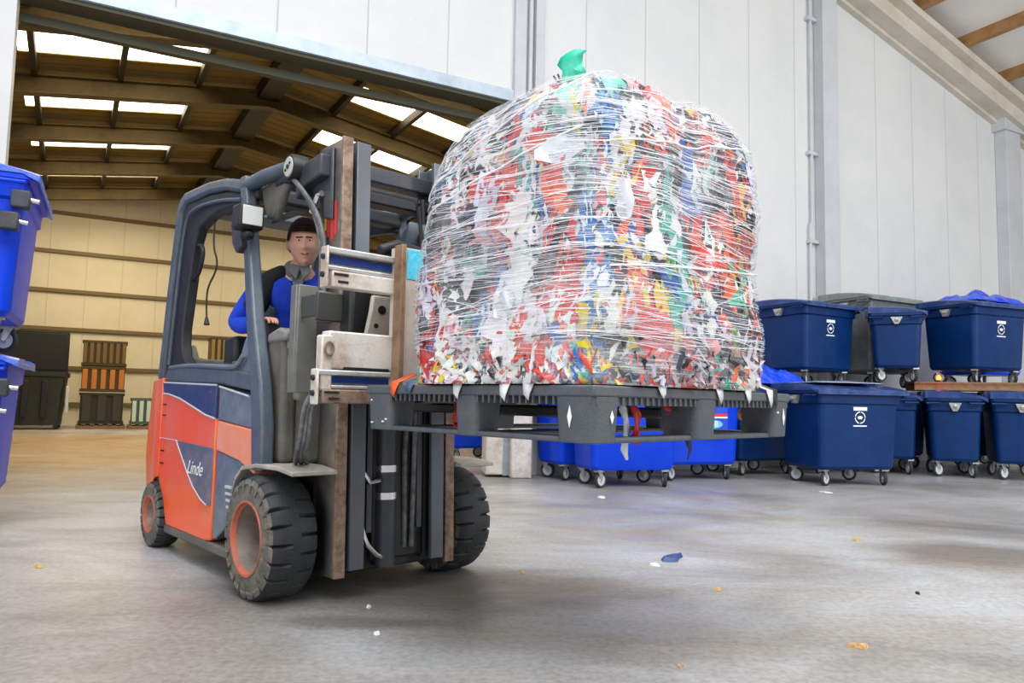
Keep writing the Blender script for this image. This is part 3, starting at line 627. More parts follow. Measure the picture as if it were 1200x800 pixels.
# ---------------------------------------------------------------- BALE
BL = thing('plastic_film_bale', 'big bale of red, white and multicoloured scrap plastic film in clear stretch wrap', 'bale', (PO.x, PO.y, PZ1), PR)
HX, HY, HZ = .485, .575, .545; BCX, BCY = .105, -.065
def sstep(a, b, x):
    t = max(0, min(1, (x - a) / (b - a))); return t * t * (3 - 2 * t)
def bale_pt(d, infl=0., rough=1.):
    """point on the bale skin in direction d (a squared block with rounded shoulders)"""
    d = Vector(d); m = max(abs(d.x), abs(d.y), abs(d.z)); a, c, v = d.x / m, d.y / m, d.z / m
    mm = max(abs(a), abs(c), 1e-6)
    k = mm / (abs(a) ** 5 + abs(c) ** 5 + 1e-9) ** .2
    a *= k; c *= k
    h = (v + 1) / 2
    x, y = a, c
    # shoulders: strong on the rear and far sides, slight on the near edge
    x *= 1 - (sstep(.50, 1, h) * (.30 if a < 0 else .06) + sstep(.80, 1, h) * .08) * min(1, abs(a) * 1.3)
    y *= 1 - (sstep(.62, 1, h) * (.03 if c > 0 else .03) + sstep(.90, 1, h) * .06) * min(1, abs(c) * 1.3)
    if a < 0: x *= 1 + .05 * math.sin((h - .05) * 6.0)
    x *= 1 + .02 * math.sin(h * 8); y *= 1 + .018 * math.cos(h * 7)
    z = v
    r_ = max(abs(d.x / m), abs(d.y / m))
    if h > .75: z -= (.09 * sstep(.55, 1, r_) + .02) * sstep(.75, 1, h) * (1.0 if r_ > .4 else .3)
    if h > .5: z -= .14 * sstep(.5, 1, h) * sstep(-.1, 1, -a); z += (.02 * a + .065 * c + .06 * max(0, a) * max(0, c)) * sstep(.5, 1, h)
    P = Vector((x * HX, y * HY, z * HZ))
    nn = (noise.fractal(P * 2.4 + Vector((3, 1, 7)), .8, 2.1, 3) * .034 + noise.noise(P * 8) * .014) * rough + infl
    o = Vector((P.x / HX, P.y / HY, .5 * P.z / HZ if P.z < HZ * .6 else P.z / HZ)); o.normalize()
    P += o * nn
    P.z = max(P.z, -HZ + .004)
    return P + Vector((BCX, BCY, HZ))
def cube_dirs(n):
    fs = []
    for ax in range(3):
        for s in (-1, 1):
            if ax == 2 and s < 0: continue
            fs.append((ax, s))
    return fs
def hull(n, infl, rough, name, m, zcut=None):
    mb = MB(); cache = {}
    def vert(ax, s, i, j):
        a, c = math.tan((i / n * 2 - 1) * math.pi / 4), math.tan((j / n * 2 - 1) * math.pi / 4)
        d = [0, 0, 0]; d[ax] = s; d[(ax + 1) % 3] = a; d[(ax + 2) % 3] = c
        k = tuple(round(q, 5) for q in d)
        if k not in cache: cache[k] = mb.v(bale_pt(d, infl, rough))
        return cache[k]
    for ax in range(3):
        for s in (-1, 1):
            for i in range(n):
                for j in range(n):
                    if ax == 2 and s < 0 and name == 'stretch_wrap': continue
                    mb.f([vert(ax, s, i, j), vert(ax, s, i + 1, j), vert(ax, s, i + 1, j + 1), vert(ax, s, i, j + 1)])
    return mb.build(name, m, BL, ang=80)

cm = bpy.data.materials.new('mixed_scrap'); cm.use_nodes = True; nt = cm.node_tree; b = nt.nodes['Principled BSDF']; L = nt.links.new
tc = nt.nodes.new('ShaderNodeTexCoord')
mp = nt.nodes.new('ShaderNodeMapping'); mp.inputs['Scale'].default_value = (1, 1, .38); L(tc.outputs['Object'], mp.inputs[0])
nz = nt.nodes.new('ShaderNodeTexNoise'); nz.inputs['Scale'].default_value = 9; nz.inputs['Detail'].default_value = 4; L(mp.outputs[0], nz.inputs['Vector'])
ad = nt.nodes.new('ShaderNodeVectorMath'); ad.operation = 'MULTIPLY_ADD'; ad.inputs[1].default_value = (.16, .16, .16); L(nz.outputs[1], ad.inputs[0]); L(mp.outputs[0], ad.inputs[2])
vo = nt.nodes.new('ShaderNodeTexVoronoi'); vo.inputs['Scale'].default_value = 26; L(ad.outputs[0], vo.inputs['Vector'])
sx = nt.nodes.new('ShaderNodeSeparateColor'); L(vo.outputs['Color'], sx.inputs[0])
rp = nt.nodes.new('ShaderNodeValToRGB'); rp.color_ramp.interpolation = 'CONSTANT'; L(sx.outputs[0], rp.inputs[0])
stops = [(0, '#d9dbe0'), (.16, '#b8bcc6'), (.26, '#1b1c22'), (.38, '#d6241f'), (.50, '#e9e9ec'), (.62, '#6c7280'), (.72, '#e1402e'), (.80, '#2a2d38'), (.85, '#2a5fb0'), (.89, '#e0b83a'), (.92, '#35a79a'), (.95, '#e8e6e2')]
while len(rp.color_ramp.elements) < len(stops): rp.color_ramp.elements.new(.5)
for e, (p, c) in zip(rp.color_ramp.elements, stops): e.position = p; e.color = rgb(c)
L(rp.outputs[0], b.inputs['Base Color']); b.inputs['Roughness'].default_value = .35
bp = nt.nodes.new('ShaderNodeBump'); bp.inputs['Strength'].default_value = .8; bp.inputs['Distance'].default_value = .03; L(vo.outputs['Distance'], bp.inputs['Height']); L(bp.outputs[0], b.inputs['Normal'])
hull(70, 0, 1., 'compressed_core', cm)

# crumpled pieces of film
am = bpy.data.materials.new('film_scraps'); am.use_nodes = True; nt = am.node_tree; b = nt.nodes['Principled BSDF']
at = nt.nodes.new('ShaderNodeAttribute'); at.attribute_name = 'tint'; nt.links.new(at.outputs['Color'], b.inputs['Base Color'])
b.inputs['Roughness'].default_value = .32; b.inputs['Specular IOR Level'].default_value = .6
PAL = [('#f0f0f2', 40), ('#cfd3da', 14), ('#dc2a22', 17), ('#f04a34', 6), ('#16171c', 22), ('#454a55', 12), ('#1f5fae', 5), ('#2fb39c', 3), ('#f0c62c', 4), ('#ee6a1c', 3), ('#7fae3a', 1), ('#e6a7ad', 3)]
PW = [w_ for _, w_ in PAL]; PC = [rgb(c) for c, _ in PAL]
VIO = [rgb('#b0189c'), rgb('#23308f'), rgb('#e0341f'), rgb('#f0f0f2'), rgb('#5a2a9a')]
def scraps(count, name, rng, region, lrange, wrange, lift, vertical=.75, flat=1.):
    vs, fs, cs = [], [], []
    for _ in range(count):
        d = region(rng); p = bale_pt(d, lift * rng.random()); e = .012
        dv = Vector(d)
        n = (p - Vector((BCX, BCY, HZ))).normalized()
        dd = Vector(d).normalized(); px = bale_pt(dd + Vector((0, 0, .03)), 0) - bale_pt(dd - Vector((0, 0, .03)), 0)
        tng = Vector((-dd.y, dd.x, 0)).normalized() if abs(dd.x) + abs(dd.y) > .01 else Vector((1, 0, 0))
        py = bale_pt(dd + tng * .03, 0) - bale_pt(dd - tng * .03, 0)
        up = px.normalized(); sd = py.normalized(); n2 = sd.cross(up)
        if n2.length < .1: continue
        n2.normalize()
        if n2.dot(n) < 0: n2 = -n2
        a = rng.gauss(0, .35) if rng.random() < vertical else rng.random() * math.pi
        ax = up * math.cos(a) + sd * math.sin(a); bx = sd * math.cos(a) - up * math.sin(a)
        Ln = rng.uniform(*lrange) * rng.uniform(.6, 1); Wd = rng.uniform(*wrange); nl = 7; nw = 3
        # regional colour streaks
        az = math.atan2(dd.y, dd.x); col = rng.choices(PC, PW)[0]
        k_ = noise.noise(Vector((az * 5.0, 0, p.z * .8 + 5)))
        if k_ > .34 and rng.random() < .6: col = rgb('#df2b22')
        elif k_ < -.34 and rng.random() < .65: col = rgb('#f2f2f4')
        if dd.x < -.3 and dd.y < 0 and p.z < .75 and rng.random() < .6 and (p.x < -.40): col = rng.choice(VIO)
        if abs(p.x - .54) < .05 and p.y < -.50 and rng.random() < .55: col = rgb('#1f74b8') if p.z > .3 or rng.random() < .6 else rgb('#f0d02c')
        if .12 < p.z < .75 and p.x > .35 and -.28 < p.y < -.18 and rng.random() < .5: col = rgb('#35b39c')
        if p.x > .3 and p.y > .44 and p.z > .35 and rng.random() < .5: col = rgb('#2a86b8')
        if .35 < p.x < .48 and p.y < -.4 and p.z > .72 and rng.random() < .5: col = rgb('#5fc4ae')
        if p.x > .4 and .05 < p.y < .35 and .45 < p.z < .8:
            col = rng.choices([rgb('#17171b'), rgb('#c2201c'), rgb('#e6a52a'), rgb('#efefef'), rgb('#e8621c')], [6, 4, 2, 2, 1])[0]
        col = tuple(min(1, c * rng.uniform(.85, 1.08)) for c in col[:3]) + (1,)
        base_ = len(vs); ph = rng.random() * 9; cr = rng.uniform(.002, .010) * flat
        dm = Vector(d); dm = dm / max(abs(dm.x), abs(dm.y), abs(dm.z))
        tg = Vector((0, 1 if dm.x > 0 else -1, 0)) if abs(dm.x) >= abs(dm.y) else Vector((-1 if dm.y > 0 else 1, 0, 0))
        lf = .004 + lift * .6 * rng.random()
        for i in range(nl):
            u_ = i / (nl - 1) - .5
            for j in range(nw):
                v_ = j / (nw - 1) - .5
                wob = .55 + .5 * abs(math.sin(ph + u_ * 6))
                h = cr * (math.sin(ph + i * 1.9 + j * 2.3) + .5 * rng.uniform(-1, 1))
                along, across = u_ * Ln, v_ * Wd * wob + .012 * math.sin(ph + i * 1.3)
                du, dw = along * math.cos(a) - across * math.sin(a), along * math.sin(a) + across * math.cos(a)
                q = bale_pt(dm + Vector((0, 0, du / HZ)) + tg * (dw / .53), lf + h)
                q.z = max(q.z, .004)
                vs.append(q)
        for i in range(nl - 1):
            for j in range(nw - 1):
                k = base_ + i * nw + j; fs.append((k, k + 1, k + nw + 1, k + nw)); cs.append(col)
    me = bpy.data.meshes.new(name); me.from_pydata(vs, [], fs); me.update()
    ca = me.color_attributes.new('tint', 'FLOAT_COLOR', 'CORNER')
    li = 0
    for f, c in zip(me.polygons, cs):
        for _ in f.vertices: ca.data[li].color = c; li += 1
    me.materials.append(am)
    for f in me.polygons: f.use_smooth = True
    o = bpy.data.objects.new(name, me); COL.objects.link(o); o.parent = BL; o['kind'] = 'stuff'
    return o
rng = random.Random(11)
def side_region(r):
    while True:
        d = (r.uniform(-1, 1), r.uniform(-1, 1), r.uniform(-.98, 1.0))
        if max(abs(d[0]), abs(d[1])) > .6 and (d[1] < .2 or d[0] > .3 or r.random() < .25): return d
scraps(1900, 'film_scraps', rng, side_region, (.06, .34), (.025, .10), .02)
def low_region(r):
    a = r.uniform(-math.pi, math.pi)
    while not (-2.9 < a < .9): a = r.uniform(-math.pi, math.pi)
    s_ = max(abs(math.cos(a)), abs(math.sin(a)))
    return (math.cos(a) / s_, math.sin(a) / s_, r.uniform(-1.0, -.80))
def big_region(r):
    return (1, r.uniform(-1, .95), r.uniform(-.9, .9)) if r.random() < .5 else (r.uniform(-1, 1), -1, r.uniform(-.9, .9))
scraps(150, 'large_film_pieces', rng, big_region, (.15, .5), (.05, .13), .026, .85)
fr = scraps(330, 'bottom_fringe', rng, low_region, (.10, .24), (.05, .11), .03, .4, 2.2)
# pieces hanging over the pallet edge
mb = MB(); hang_cols = []
for side, x, ln, c in [('y', -.40, .05, '#ef5a1c'), ('y', -.30, .035, '#3f5f7a'), ('y', -.02, .05, '#f2f2f4'), ('y', .22, .055, '#f0f0f2'), ('y', .33, .05, '#d9dbe0'), ('x', -.30, .035, '#f2f2f4'), ('x', .07, .05, '#d8d8dc'), ('x', .28, .045, '#e9e9ec'), ('x', .50, .07, '#16181f'), ('x', .46, .06, '#e0e0e4')]:
    hang_cols.append(c); mi = len(hang_cols) - 1
    for f_ in (0,):
        w_ = .03
        if side == 'y': P = lambda a, out, z: (x + a, -PLY - out, z)
        else: P = lambda a, out, z: (PLX + out, x + a, z)
        a0 = [mb.v(P(-w_, -.10, .05)), mb.v(P(w_, -.10, .05))]; a1 = [mb.v(P(-w_ * .9, .004, .012)), mb.v(P(w_ * .9, .004, .012))]
        a2 = [mb.v(P(-w_ * .5, .012, -ln * .6)), mb.v(P(w_ * .4, .012, -ln * .6))]; a3 = mb.v(P(.004, .008, -ln))
        mb.mi = mi
        mb.f([a0[0], a0[1], a1[1], a1[0]]); mb.f([a1[0], a1[1], a2[1], a2[0]]); mb.f([a2[0], a2[1], a3])
ho = mb.build('hanging_flaps', [mat('flap_%s' % c.strip('#'), c, .35) for c in hang_cols], BL)
ho.modifiers.new('thick', 'SOLIDIFY').thickness = .002; ho['kind'] = 'stuff'
# scraps dangling through the open deck
for x, y, ln, c in ((-.20, -.50, .12, '#b8241e'), (-.15, -.47, .08, '#f0f0f2'), (-.235, -.46, .15, '#6b4a34'), (.50, -.36, .20, '#e8e8ea'), (.52, -.33, .15, '#c2201c'), (.54, -.04, .21, '#14161f'), (.50, -.10, .05, '#d8251e'), (.52, .02, .05, '#f0f0f2'), (.5, .42, .07, '#a8744a')):
    mb = MB(); rg = random.Random(int(x * 100 + y * 77)); n = 7; V = []
    for i in range(n):
        zz = -.04 - (ln) * i / (n - 1); wd = .022 * (1 - .5 * i / n)
        V.append([mb.v((x + .012 * rg.uniform(-1, 1), y - wd + .006 * rg.uniform(-1, 1), zz)), mb.v((x + .015 * rg.uniform(-1, 1), y, zz)), mb.v((x + .012 * rg.uniform(-1, 1), y + wd, zz))])
    for i in range(n - 1):
        for j in range(2): mb.f([V[i][j], V[i + 1][j], V[i + 1][j + 1], V[i][j + 1]])
    o = mb.build('dangling_scrap', mat('scrap_' + c[1:], c, .4), BL); o.modifiers.new('thick', 'SOLIDIFY').thickness = .002
# big loose flaps on the skin
SHM = mat('pale_sheet', '#dadde2', .3, 0, '#b9bec6', 12, .5)
for d, sx_, sz_, ang in (((.7, -1, .42), .12, .09, .4), ((1, -.75, .1), .05, .14, 0), ((.2, -1, -.5), .06, .10, .1)):
    mb = MB(); p = bale_pt(d, .03); n = Vector((d[0], d[1], 0)).normalized(); s_ = Vector((-n.y, n.x, 0))
    g_ = 6; V = []
    for i in range(g_ + 1):
        row = []
        for j in range(g_ + 1):
            a, c = i / g_ - .5, j / g_ - .5
            rr_ = 1 - .3 * abs(c) * 2
            q = p + s_ * (a * sx_ * rr_ * 1.4 + c * ang * .1) + Vector((0, 0, c * sz_ * (1 - .4 * abs(a)))) + n * (.010 * math.sin(a * 5 + c * 4) + .0)
            row.append(mb.v(q))
        V.append(row)
    for i in range(g_):
        for j in range(g_): mb.f([V[i][j], V[i + 1][j], V[i + 1][j + 1], V[i][j + 1]])
    mb.build('loose_sheet', SHM, BL)
# teal tuft and tie ends on top
mb = MB(); tp = bale_pt((.62, -.85, 1)); tp2 = tp
V = []
for i in range(8):
    row = []
    for j in range(5):
        a, c = i / 7, j / 4 - .5
        row.append(mb.v(tp + Vector((c * .06 * (1 + a * .6) + .012 * math.sin(i * 2), c * .03 - a * .01, -.03 + a * .15 + .012 * math.sin(i * 1.7 + j)))))
    V.append(row)
for i in range(7):
    for j in range(4): mb.f([V[i][j], V[i + 1][j], V[i + 1][j + 1], V[i][j + 1]])
tm = mat('teal_film', '#1fb994', .3, 0, '#59d0b4', 18, .5)
o = mb.build('teal_tuft', tm, BL); o.modifiers.new('thick', 'SOLIDIFY').thickness = .0015
for d, v1 in (((.45, -.8, 1), (-.03, 0, .08)), ((.15, -.8, 1), (-.03, 0, .06)), ((-.55, -.8, 1), (-.02, -.01, .09))):
    p = bale_pt(d); mb = MB()
    for q in (0, 1): mb.tube([p - Vector((0, 0, .02)), p + Vector(v1) * .5 + Vector((q * .012, 0, 0)), p + Vector(v1) + Vector((-.012 + q * .02, 0, 0))], .0035, 5)
    mb.build('tie_wire', M['black'], BL)

# stretch wrap: thin clear film with white stretch streaks, plus rolled strands
wm = bpy.data.materials.new('stretch_wrap'); wm.use_nodes = True; nt = wm.node_tree; b = nt.nodes['Principled BSDF']; L = nt.links.new
tc = nt.nodes.new('ShaderNodeTexCoord')
def streak(rot, scale, zs, lo, hi):
    mp = nt.nodes.new('ShaderNodeMapping'); mp.inputs['Rotation'].default_value = rot; mp.inputs['Scale'].default_value = (scale, scale, zs); L(tc.outputs['Object'], mp.inputs[0])
    n = nt.nodes.new('ShaderNodeTexNoise'); n.inputs['Scale'].default_value = 1; n.inputs['Detail'].default_value = 6; n.inputs['Roughness'].default_value = .75; n.inputs['Distortion'].default_value = .3; L(mp.outputs[0], n.inputs['Vector'])
    r = nt.nodes.new('ShaderNodeMapRange'); r.inputs[1].default_value = lo; r.inputs[2].default_value = hi; L(n.outputs[0], r.inputs[0]); return r.outputs[0], n.outputs[0]
s1, n1 = streak((R(6), R(-7), 0), 2.5, 110, .53, .66)
s2, n2 = streak((R(-9), R(9), 0), 3.5, 70, .57, .70)
s3, n3 = streak((0, 0, 0), 2.2, 3.5, .42, .66)
mxx = nt.nodes.new('ShaderNodeMath'); mxx.operation = 'MAXIMUM'; L(s1, mxx.inputs[0]); L(s2, mxx.inputs[1])
ml = nt.nodes.new('ShaderNodeMath'); ml.operation = 'MULTIPLY'; L(mxx.outputs[0], ml.inputs[0])
m3 = nt.nodes.new('ShaderNodeMapRange'); m3.inputs[3].default_value = .25; m3.inputs[4].default_value = .95; L(s3, m3.inputs[0]); L(m3.outputs[0], ml.inputs[1])
ad = nt.nodes.new('ShaderNodeMath'); ad.operation = 'ADD'; ad.use_clamp = True; L(ml.outputs[0], ad.inputs[0])
m4 = nt.nodes.new('ShaderNodeMapRange'); m4.inputs[3].default_value = .03; m4.inputs[4].default_value = .30; L(s3, m4.inputs[0]); L(m4.outputs[0], ad.inputs[1])
L(ad.outputs[0], b.inputs['Alpha']); b.inputs['Base Color'].default_value = (.92, .93, .96, 1); b.inputs['Roughness'].default_value = .12
b.inputs['Specular IOR Level'].default_value = .8
bp = nt.nodes.new('ShaderNodeBump'); bp.inputs['Strength'].default_value = .9; bp.inputs['Distance'].default_value = .012
L(n1, bp.inputs['Height']); L(bp.outputs[0], b.inputs['Normal'])
wr = hull(90, .030, .95, 'stretch_wrap', wm)
mb = MB(); rng = random.Random(5)
for k in range(420):
    z = rng.uniform(.10, .99) ; dz = rng.gauss(0, .12); a0 = rng.uniform(-3.1, .2); a1 = a0 + rng.uniform(.5, 2.2); n = 22; pts = []
    for i in range(n):
        a = a0 + (a1 - a0) * i / (n - 1); s_ = max(abs(math.cos(a)), abs(math.sin(a)))
        zz = (z * 2 - 1) * .9 + dz * (i / n)
        pts.append(bale_pt((math.cos(a) / s_, math.sin(a) / s_, zz), .034, .95))
    mb.tube(pts, rng.choice((.0004, .0006, .0008, .0013)), 4)
for d0, d1 in (((-.8, -1, .35), (1, -.9, .93)), ((-.9, -1, .1), (.9, -1, .55)), ((1, -.9, .45), (1, .9, .72)), ((1, -.9, -.3), (1, .95, -.12))):
    pts = [bale_pt(Vector(d0) * (1 - i / 20) + Vector(d1) * (i / 20), .036, .95) for i in range(21)]
    mb.tube(pts, .0035, 5)
so_ = mb.build('wrap_strands', mat('wrap_strand', '#eef0f4', .2), BL); so_['kind'] = 'stuff'

# ---------------------------------------------------------------- DRIVER
D = thing('person', 'dark-haired man in blue sweater with grey collar, sitting at the forklift controls and looking out', 'person', FO, FR)
def skin_mesh(name, verts, edges, radii, m, parent, root=0, sub=2):
    me = bpy.data.meshes.new(name); me.from_pydata(verts, edges, []); me.update(); me.materials.append(m)
    o = bpy.data.objects.new(name, me); COL.objects.link(o); o.parent = parent
    sk = o.modifiers.new('skin', 'SKIN'); sk.use_smooth_shade = True
    for i, r in enumerate(radii):
        r = r if isinstance(r, tuple) else (r, r); me.skin_vertices[0].data[i].radius = r
        me.skin_vertices[0].data[i].use_root = (i == root)
    o.modifiers.new('sub', 'SUBSURF').levels = sub; o.modifiers[-1].render_levels = sub
    return o
HC = Vector((-.43, -.215, 1.905))
hip = (-.74, -.05, 1.27)
vb = [hip, (-.70, -.09, 1.42), (-.62, -.16, 1.58), (-.54, -.20, 1.70), (-.49, -.21, 1.78),
      (-.66, -.36, 1.66), (-.80, -.46, 1.42), (-.55, -.45, 1.41), (-.44, -.435, 1.425),
      (-.46, .0, 1.66), (-.40, .12, 1.42), (-.34, .02, 1.46), (-.33, -.06, 1.50),
      (-.66, -.14, 1.26), (-.30, -.18, 1.28), (-.28, -.18, .92), (-.20, -.18, .86),
      (-.66, .06, 1.26), (-.30, .12, 1.28), (-.28, .12, .92), (-.20, .12, .86), (-.47, -.213, 1.84)]
eb = [(0, 1), (1, 2), (2, 3), (3, 4), (4, 21), (3, 5), (5, 6), (6, 7), (7, 8), (3, 9), (9, 10), (10, 11), (11, 12), (0, 13), (13, 14), (14, 15), (15, 16), (0, 17), (17, 18), (18, 19), (19, 20)]
rb = [.10, .10, .105, .075, .052, .06, .045, .033, .022, .06, .045, .033, .022, .08, .065, .045, .04, .08, .065, .045, .04, .055]
body = skin_mesh('body', vb, eb, rb, M['skin'], D)
# fingers of both hands
def hand(base, fwd, side, up, nm):
    base, fwd, side, up = Vector(base), Vector(fwd).normalized(), Vector(side).normalized(), Vector(up).normalized()
    vs = [base, base + fwd * .045]; es = [(0, 1)]; rs = [(.022, .018), (.028, .014)]
    for k, (off, ln) in enumerate(((-.027, .068), (-.009, .078), (.009, .072), (.026, .056))):
        i = len(vs); k0 = base + fwd * .075 + side * off
        vs += [k0, k0 + fwd * ln * .45 - up * .006, k0 + fwd * ln * .75 - up * .022, k0 + fwd * ln * .85 - up * .042]; es += [(1, i), (i, i + 1), (i + 1, i + 2), (i + 2, i + 3)]; rs += [.010, .0092, .0085, .0075]
    i = len(vs); t0 = base + fwd * .02 - side * .028
    vs += [t0, t0 + fwd * .03 - side * .02 - up * .01, t0 + fwd * .058 - side * .024 - up * .018]; es += [(0, i), (i, i + 1), (i + 1, i + 2)]; rs += [.012, .010, .009]
    return skin_mesh(nm, vs, es, rs, M['skin'], body, 0, 1)
hand((-.46, -.435, 1.425), (1, .05, .15), (0, 1, 0), (0, 0, 1), 'right_hand')
hand((-.34, -.05, 1.50), (.5, -.8, -.1), (.8, .5, 0), (0, 0, 1), 'left_hand')
# head with a face, looking to the camera side
HM = Matrix.Translation(HC) @ Matrix.Rotation(R(-27), 4, 'Z') @ Matrix.Rotation(R(6), 4, 'Y') @ Matrix.Rotation(R(4), 4, 'X') @ Matrix.Scale(1.08, 4)
def head_r(d):
    x, y, z = d
    fx = max(0, x)
    r = Vector((x * .105, y * .087, z * .130))
    if z < -.1: r.y *= 1 - .28 * (-z - .1); r.x += -.012 * z * (-1) * (1 if x < 0 else 0)
    if x < 0 and z < -.2: r.x *= 1 - .5 * (-z - .2)
    # brow, eye sockets, nose, lips, chin, cheeks
    def g(cy, cz, sy, sz): return math.exp(-((y - cy) / sy) ** 2 - ((z - cz) / sz) ** 2) if x > 0 else 0
    r.x += .010 * g(0, .22, .45, .10) - .013 * (g(.33, .06, .17, .11) + g(-.33, .06, .17, .11)) + .007 * (g(.42, -.2, .2, .16) + g(-.42, -.2, .2, .16))
    nb = g(0, -.08, .085, .16); nt_ = g(0, -.22, .13, .08)
    r.x += .018 * nb + .022 * nt_ + .006 * (g(.13, -.25, .07, .05) + g(-.13, -.25, .07, .05))
    r.x += .007 * g(0, -.47, .22, .04) - .006 * g(0, -.525, .25, .025) + .008 * g(0, -.57, .18, .04) + .014 * g(0, -.82, .25, .14) - .005 * g(0, -.68, .2, .05)
    return r
mb = MB(); mb.M = HM; nu, nv_ = 72, 56; V = []
for j in range(nv_ + 1):
    ph = math.pi * j / nv_; row = []
    for i in range(nu):
        a = 2 * math.pi * i / nu
        row.append(mb.v(head_r((math.sin(ph) * math.cos(a), math.sin(ph) * math.sin(a), math.cos(ph)))))
    V.append(row)
for j in range(nv_):
    for i in range(nu):
        f = mb.f([V[j][i], V[j + 1][i], V[j + 1][(i + 1) % nu], V[j][(i + 1) % nu]])
        ph = math.pi * (j + .5) / nv_; a = 2 * math.pi * (i + .5) / nu; x, y, z = math.sin(ph) * math.cos(a), math.sin(ph) * math.sin(a), math.cos(ph)
        if f:
            if x > 0 and abs(y) < .30 and -.545 < z - abs(y) * .18 < -.475: f.material_index = 1
            if x > 0 and .12 < abs(y) < .48 and .17 < z < .24: f.material_index = 2
head = mb.build('head', [M['skin'], M['lips'], M['hair']], body, ang=80)
mb = MB(); mb.M = HM
V = []
for j in range(30):
    ph = math.pi * .62 * j / 29; row = []
    for i in range(48):
        a = 2 * math.pi * i / 48
        d = Vector((math.sin(ph) * math.cos(a), math.sin(ph) * math.sin(a), math.cos(ph)))
        lim = .36 if d.x > .35 else (.10 if d.x > -.05 else -.35)
        if abs(d.y) > .80 and d.x > .0: lim = .05
        if d.z < lim: d = Vector((d.x, d.y, lim)); s_ = math.sqrt(max(0, 1 - lim * lim)) / max(1e-4, math.hypot(d.x, d.y)); d.x *= s_; d.y *= s_
        row.append(mb.v(head_r(d) * (1.09 + .02 * noise.noise(d * 6)) + Vector((0, 0, .004))))
    V.append(row)
for j in range(29):
    for i in range(48): mb.f([V[j][i], V[j + 1][i], V[j + 1][(i + 1) % 48], V[j][(i + 1) % 48]])
mb.build('hair', M['hair'], head, ang=80)
for s in (-1, 1):
    mb = MB(); mb.M = HM @ Matrix.Translation((.082, s * .029, .010)); mb.lathe([(-.011, .001), (-.008, .008), (0, .011), (.008, .008), (.011, .001)], n=14, axis='x'); e_ = mb.build('eye', M['eyew'], head)
    mb = MB(); mb.M = HM @ Matrix.Translation((.090, s * .029, .010)); mb.lathe([(0, .0055), (.004, .004), (.0045, .001)], n=12, axis='x'); mb.build('iris', M['eyeb'], e_)
    mb = MB(); mb.M = HM @ Matrix.Translation((-.005, s * .083, -.005)) @ Matrix.Rotation(R(s * 20), 4, 'Z'); mb.loft([[(math.cos(q) * .018 * k, s * y_, math.sin(q) * .032 * k) for q in [2 * math.pi * i / 14 for i in range(14)]] for k, y_ in ((.7, -.004), (1, .004), (1.0, .010), (.6, .006))])
    mb.build('ear', M['skin'], head)
# clothing
vs = vb[:4] + [vb[5], vb[6], vb[7], vb[9], vb[10], vb[11]]
skin_mesh('sweater', vs, [(0, 1), (1, 2), (2, 3), (3, 4), (4, 5), (5, 6), (3, 7), (7, 8), (8, 9)], [.145, .148, .158, .115, .082, .066, .048, .082, .066, .048], M['blue_cloth'], body)
skin_mesh('dark_shoulder_panel', [(-.605, -.335, 1.70), (-.64, -.385, 1.60), (-.665, -.41, 1.50), (-.53, -.265, 1.755)], [(3, 0), (0, 1), (1, 2)], [.062, .078, .066, .045], M['black_cloth'], body, 1)
skin_mesh('collar', [(-.56, -.20, 1.72), (-.52, -.205, 1.77), (-.50, -.21, 1.80)], [(0, 1), (1, 2)], [.115, .088, .070], M['grey_cloth'], body)
mb = MB()
for s in (-1, 1):
    mb.prism([(.0, .0), (.050 * s, .015), (.062 * s, -.035), (.02 * s, -.085)], 0, .012, 'x')
mb.M = Matrix.Identity(4)
cl = mb.build('collar_flap', M['grey_cloth'], body, .004, loc=(-.435, -.235, 1.765), rot=(0, R(-14), R(-27)))
mb = MB(); mb.prism([(-.055, .10), (.055, .10), (.0, -.10)], 0, .012, 'x'); mb.build('shirt_front', M['grey_cloth'], body, .004, loc=(-.445, -.24, 1.66), rot=(0, R(-10), R(-27)))
skin_mesh('trousers', [hip] + [vb[i] for i in (13, 14, 15, 17, 18, 19)], [(0, 1), (1, 2), (2, 3), (0, 4), (4, 5), (5, 6)], [.14, .10, .08, .06, .10, .08, .06], M['black_cloth'], body)
for y in (-.18, .12):
    mb = MB(); mb.loft([[(x, y + a, z) for a, z in ((-.045, .70), (.045, .70), (.045, .70 + h), (-.045, .70 + h))] for x, h in ((-.30, .10), (-.22, .12), (-.10, .07), (-.04, .04))]); mb.build('shoe', M['black'], body, .02)

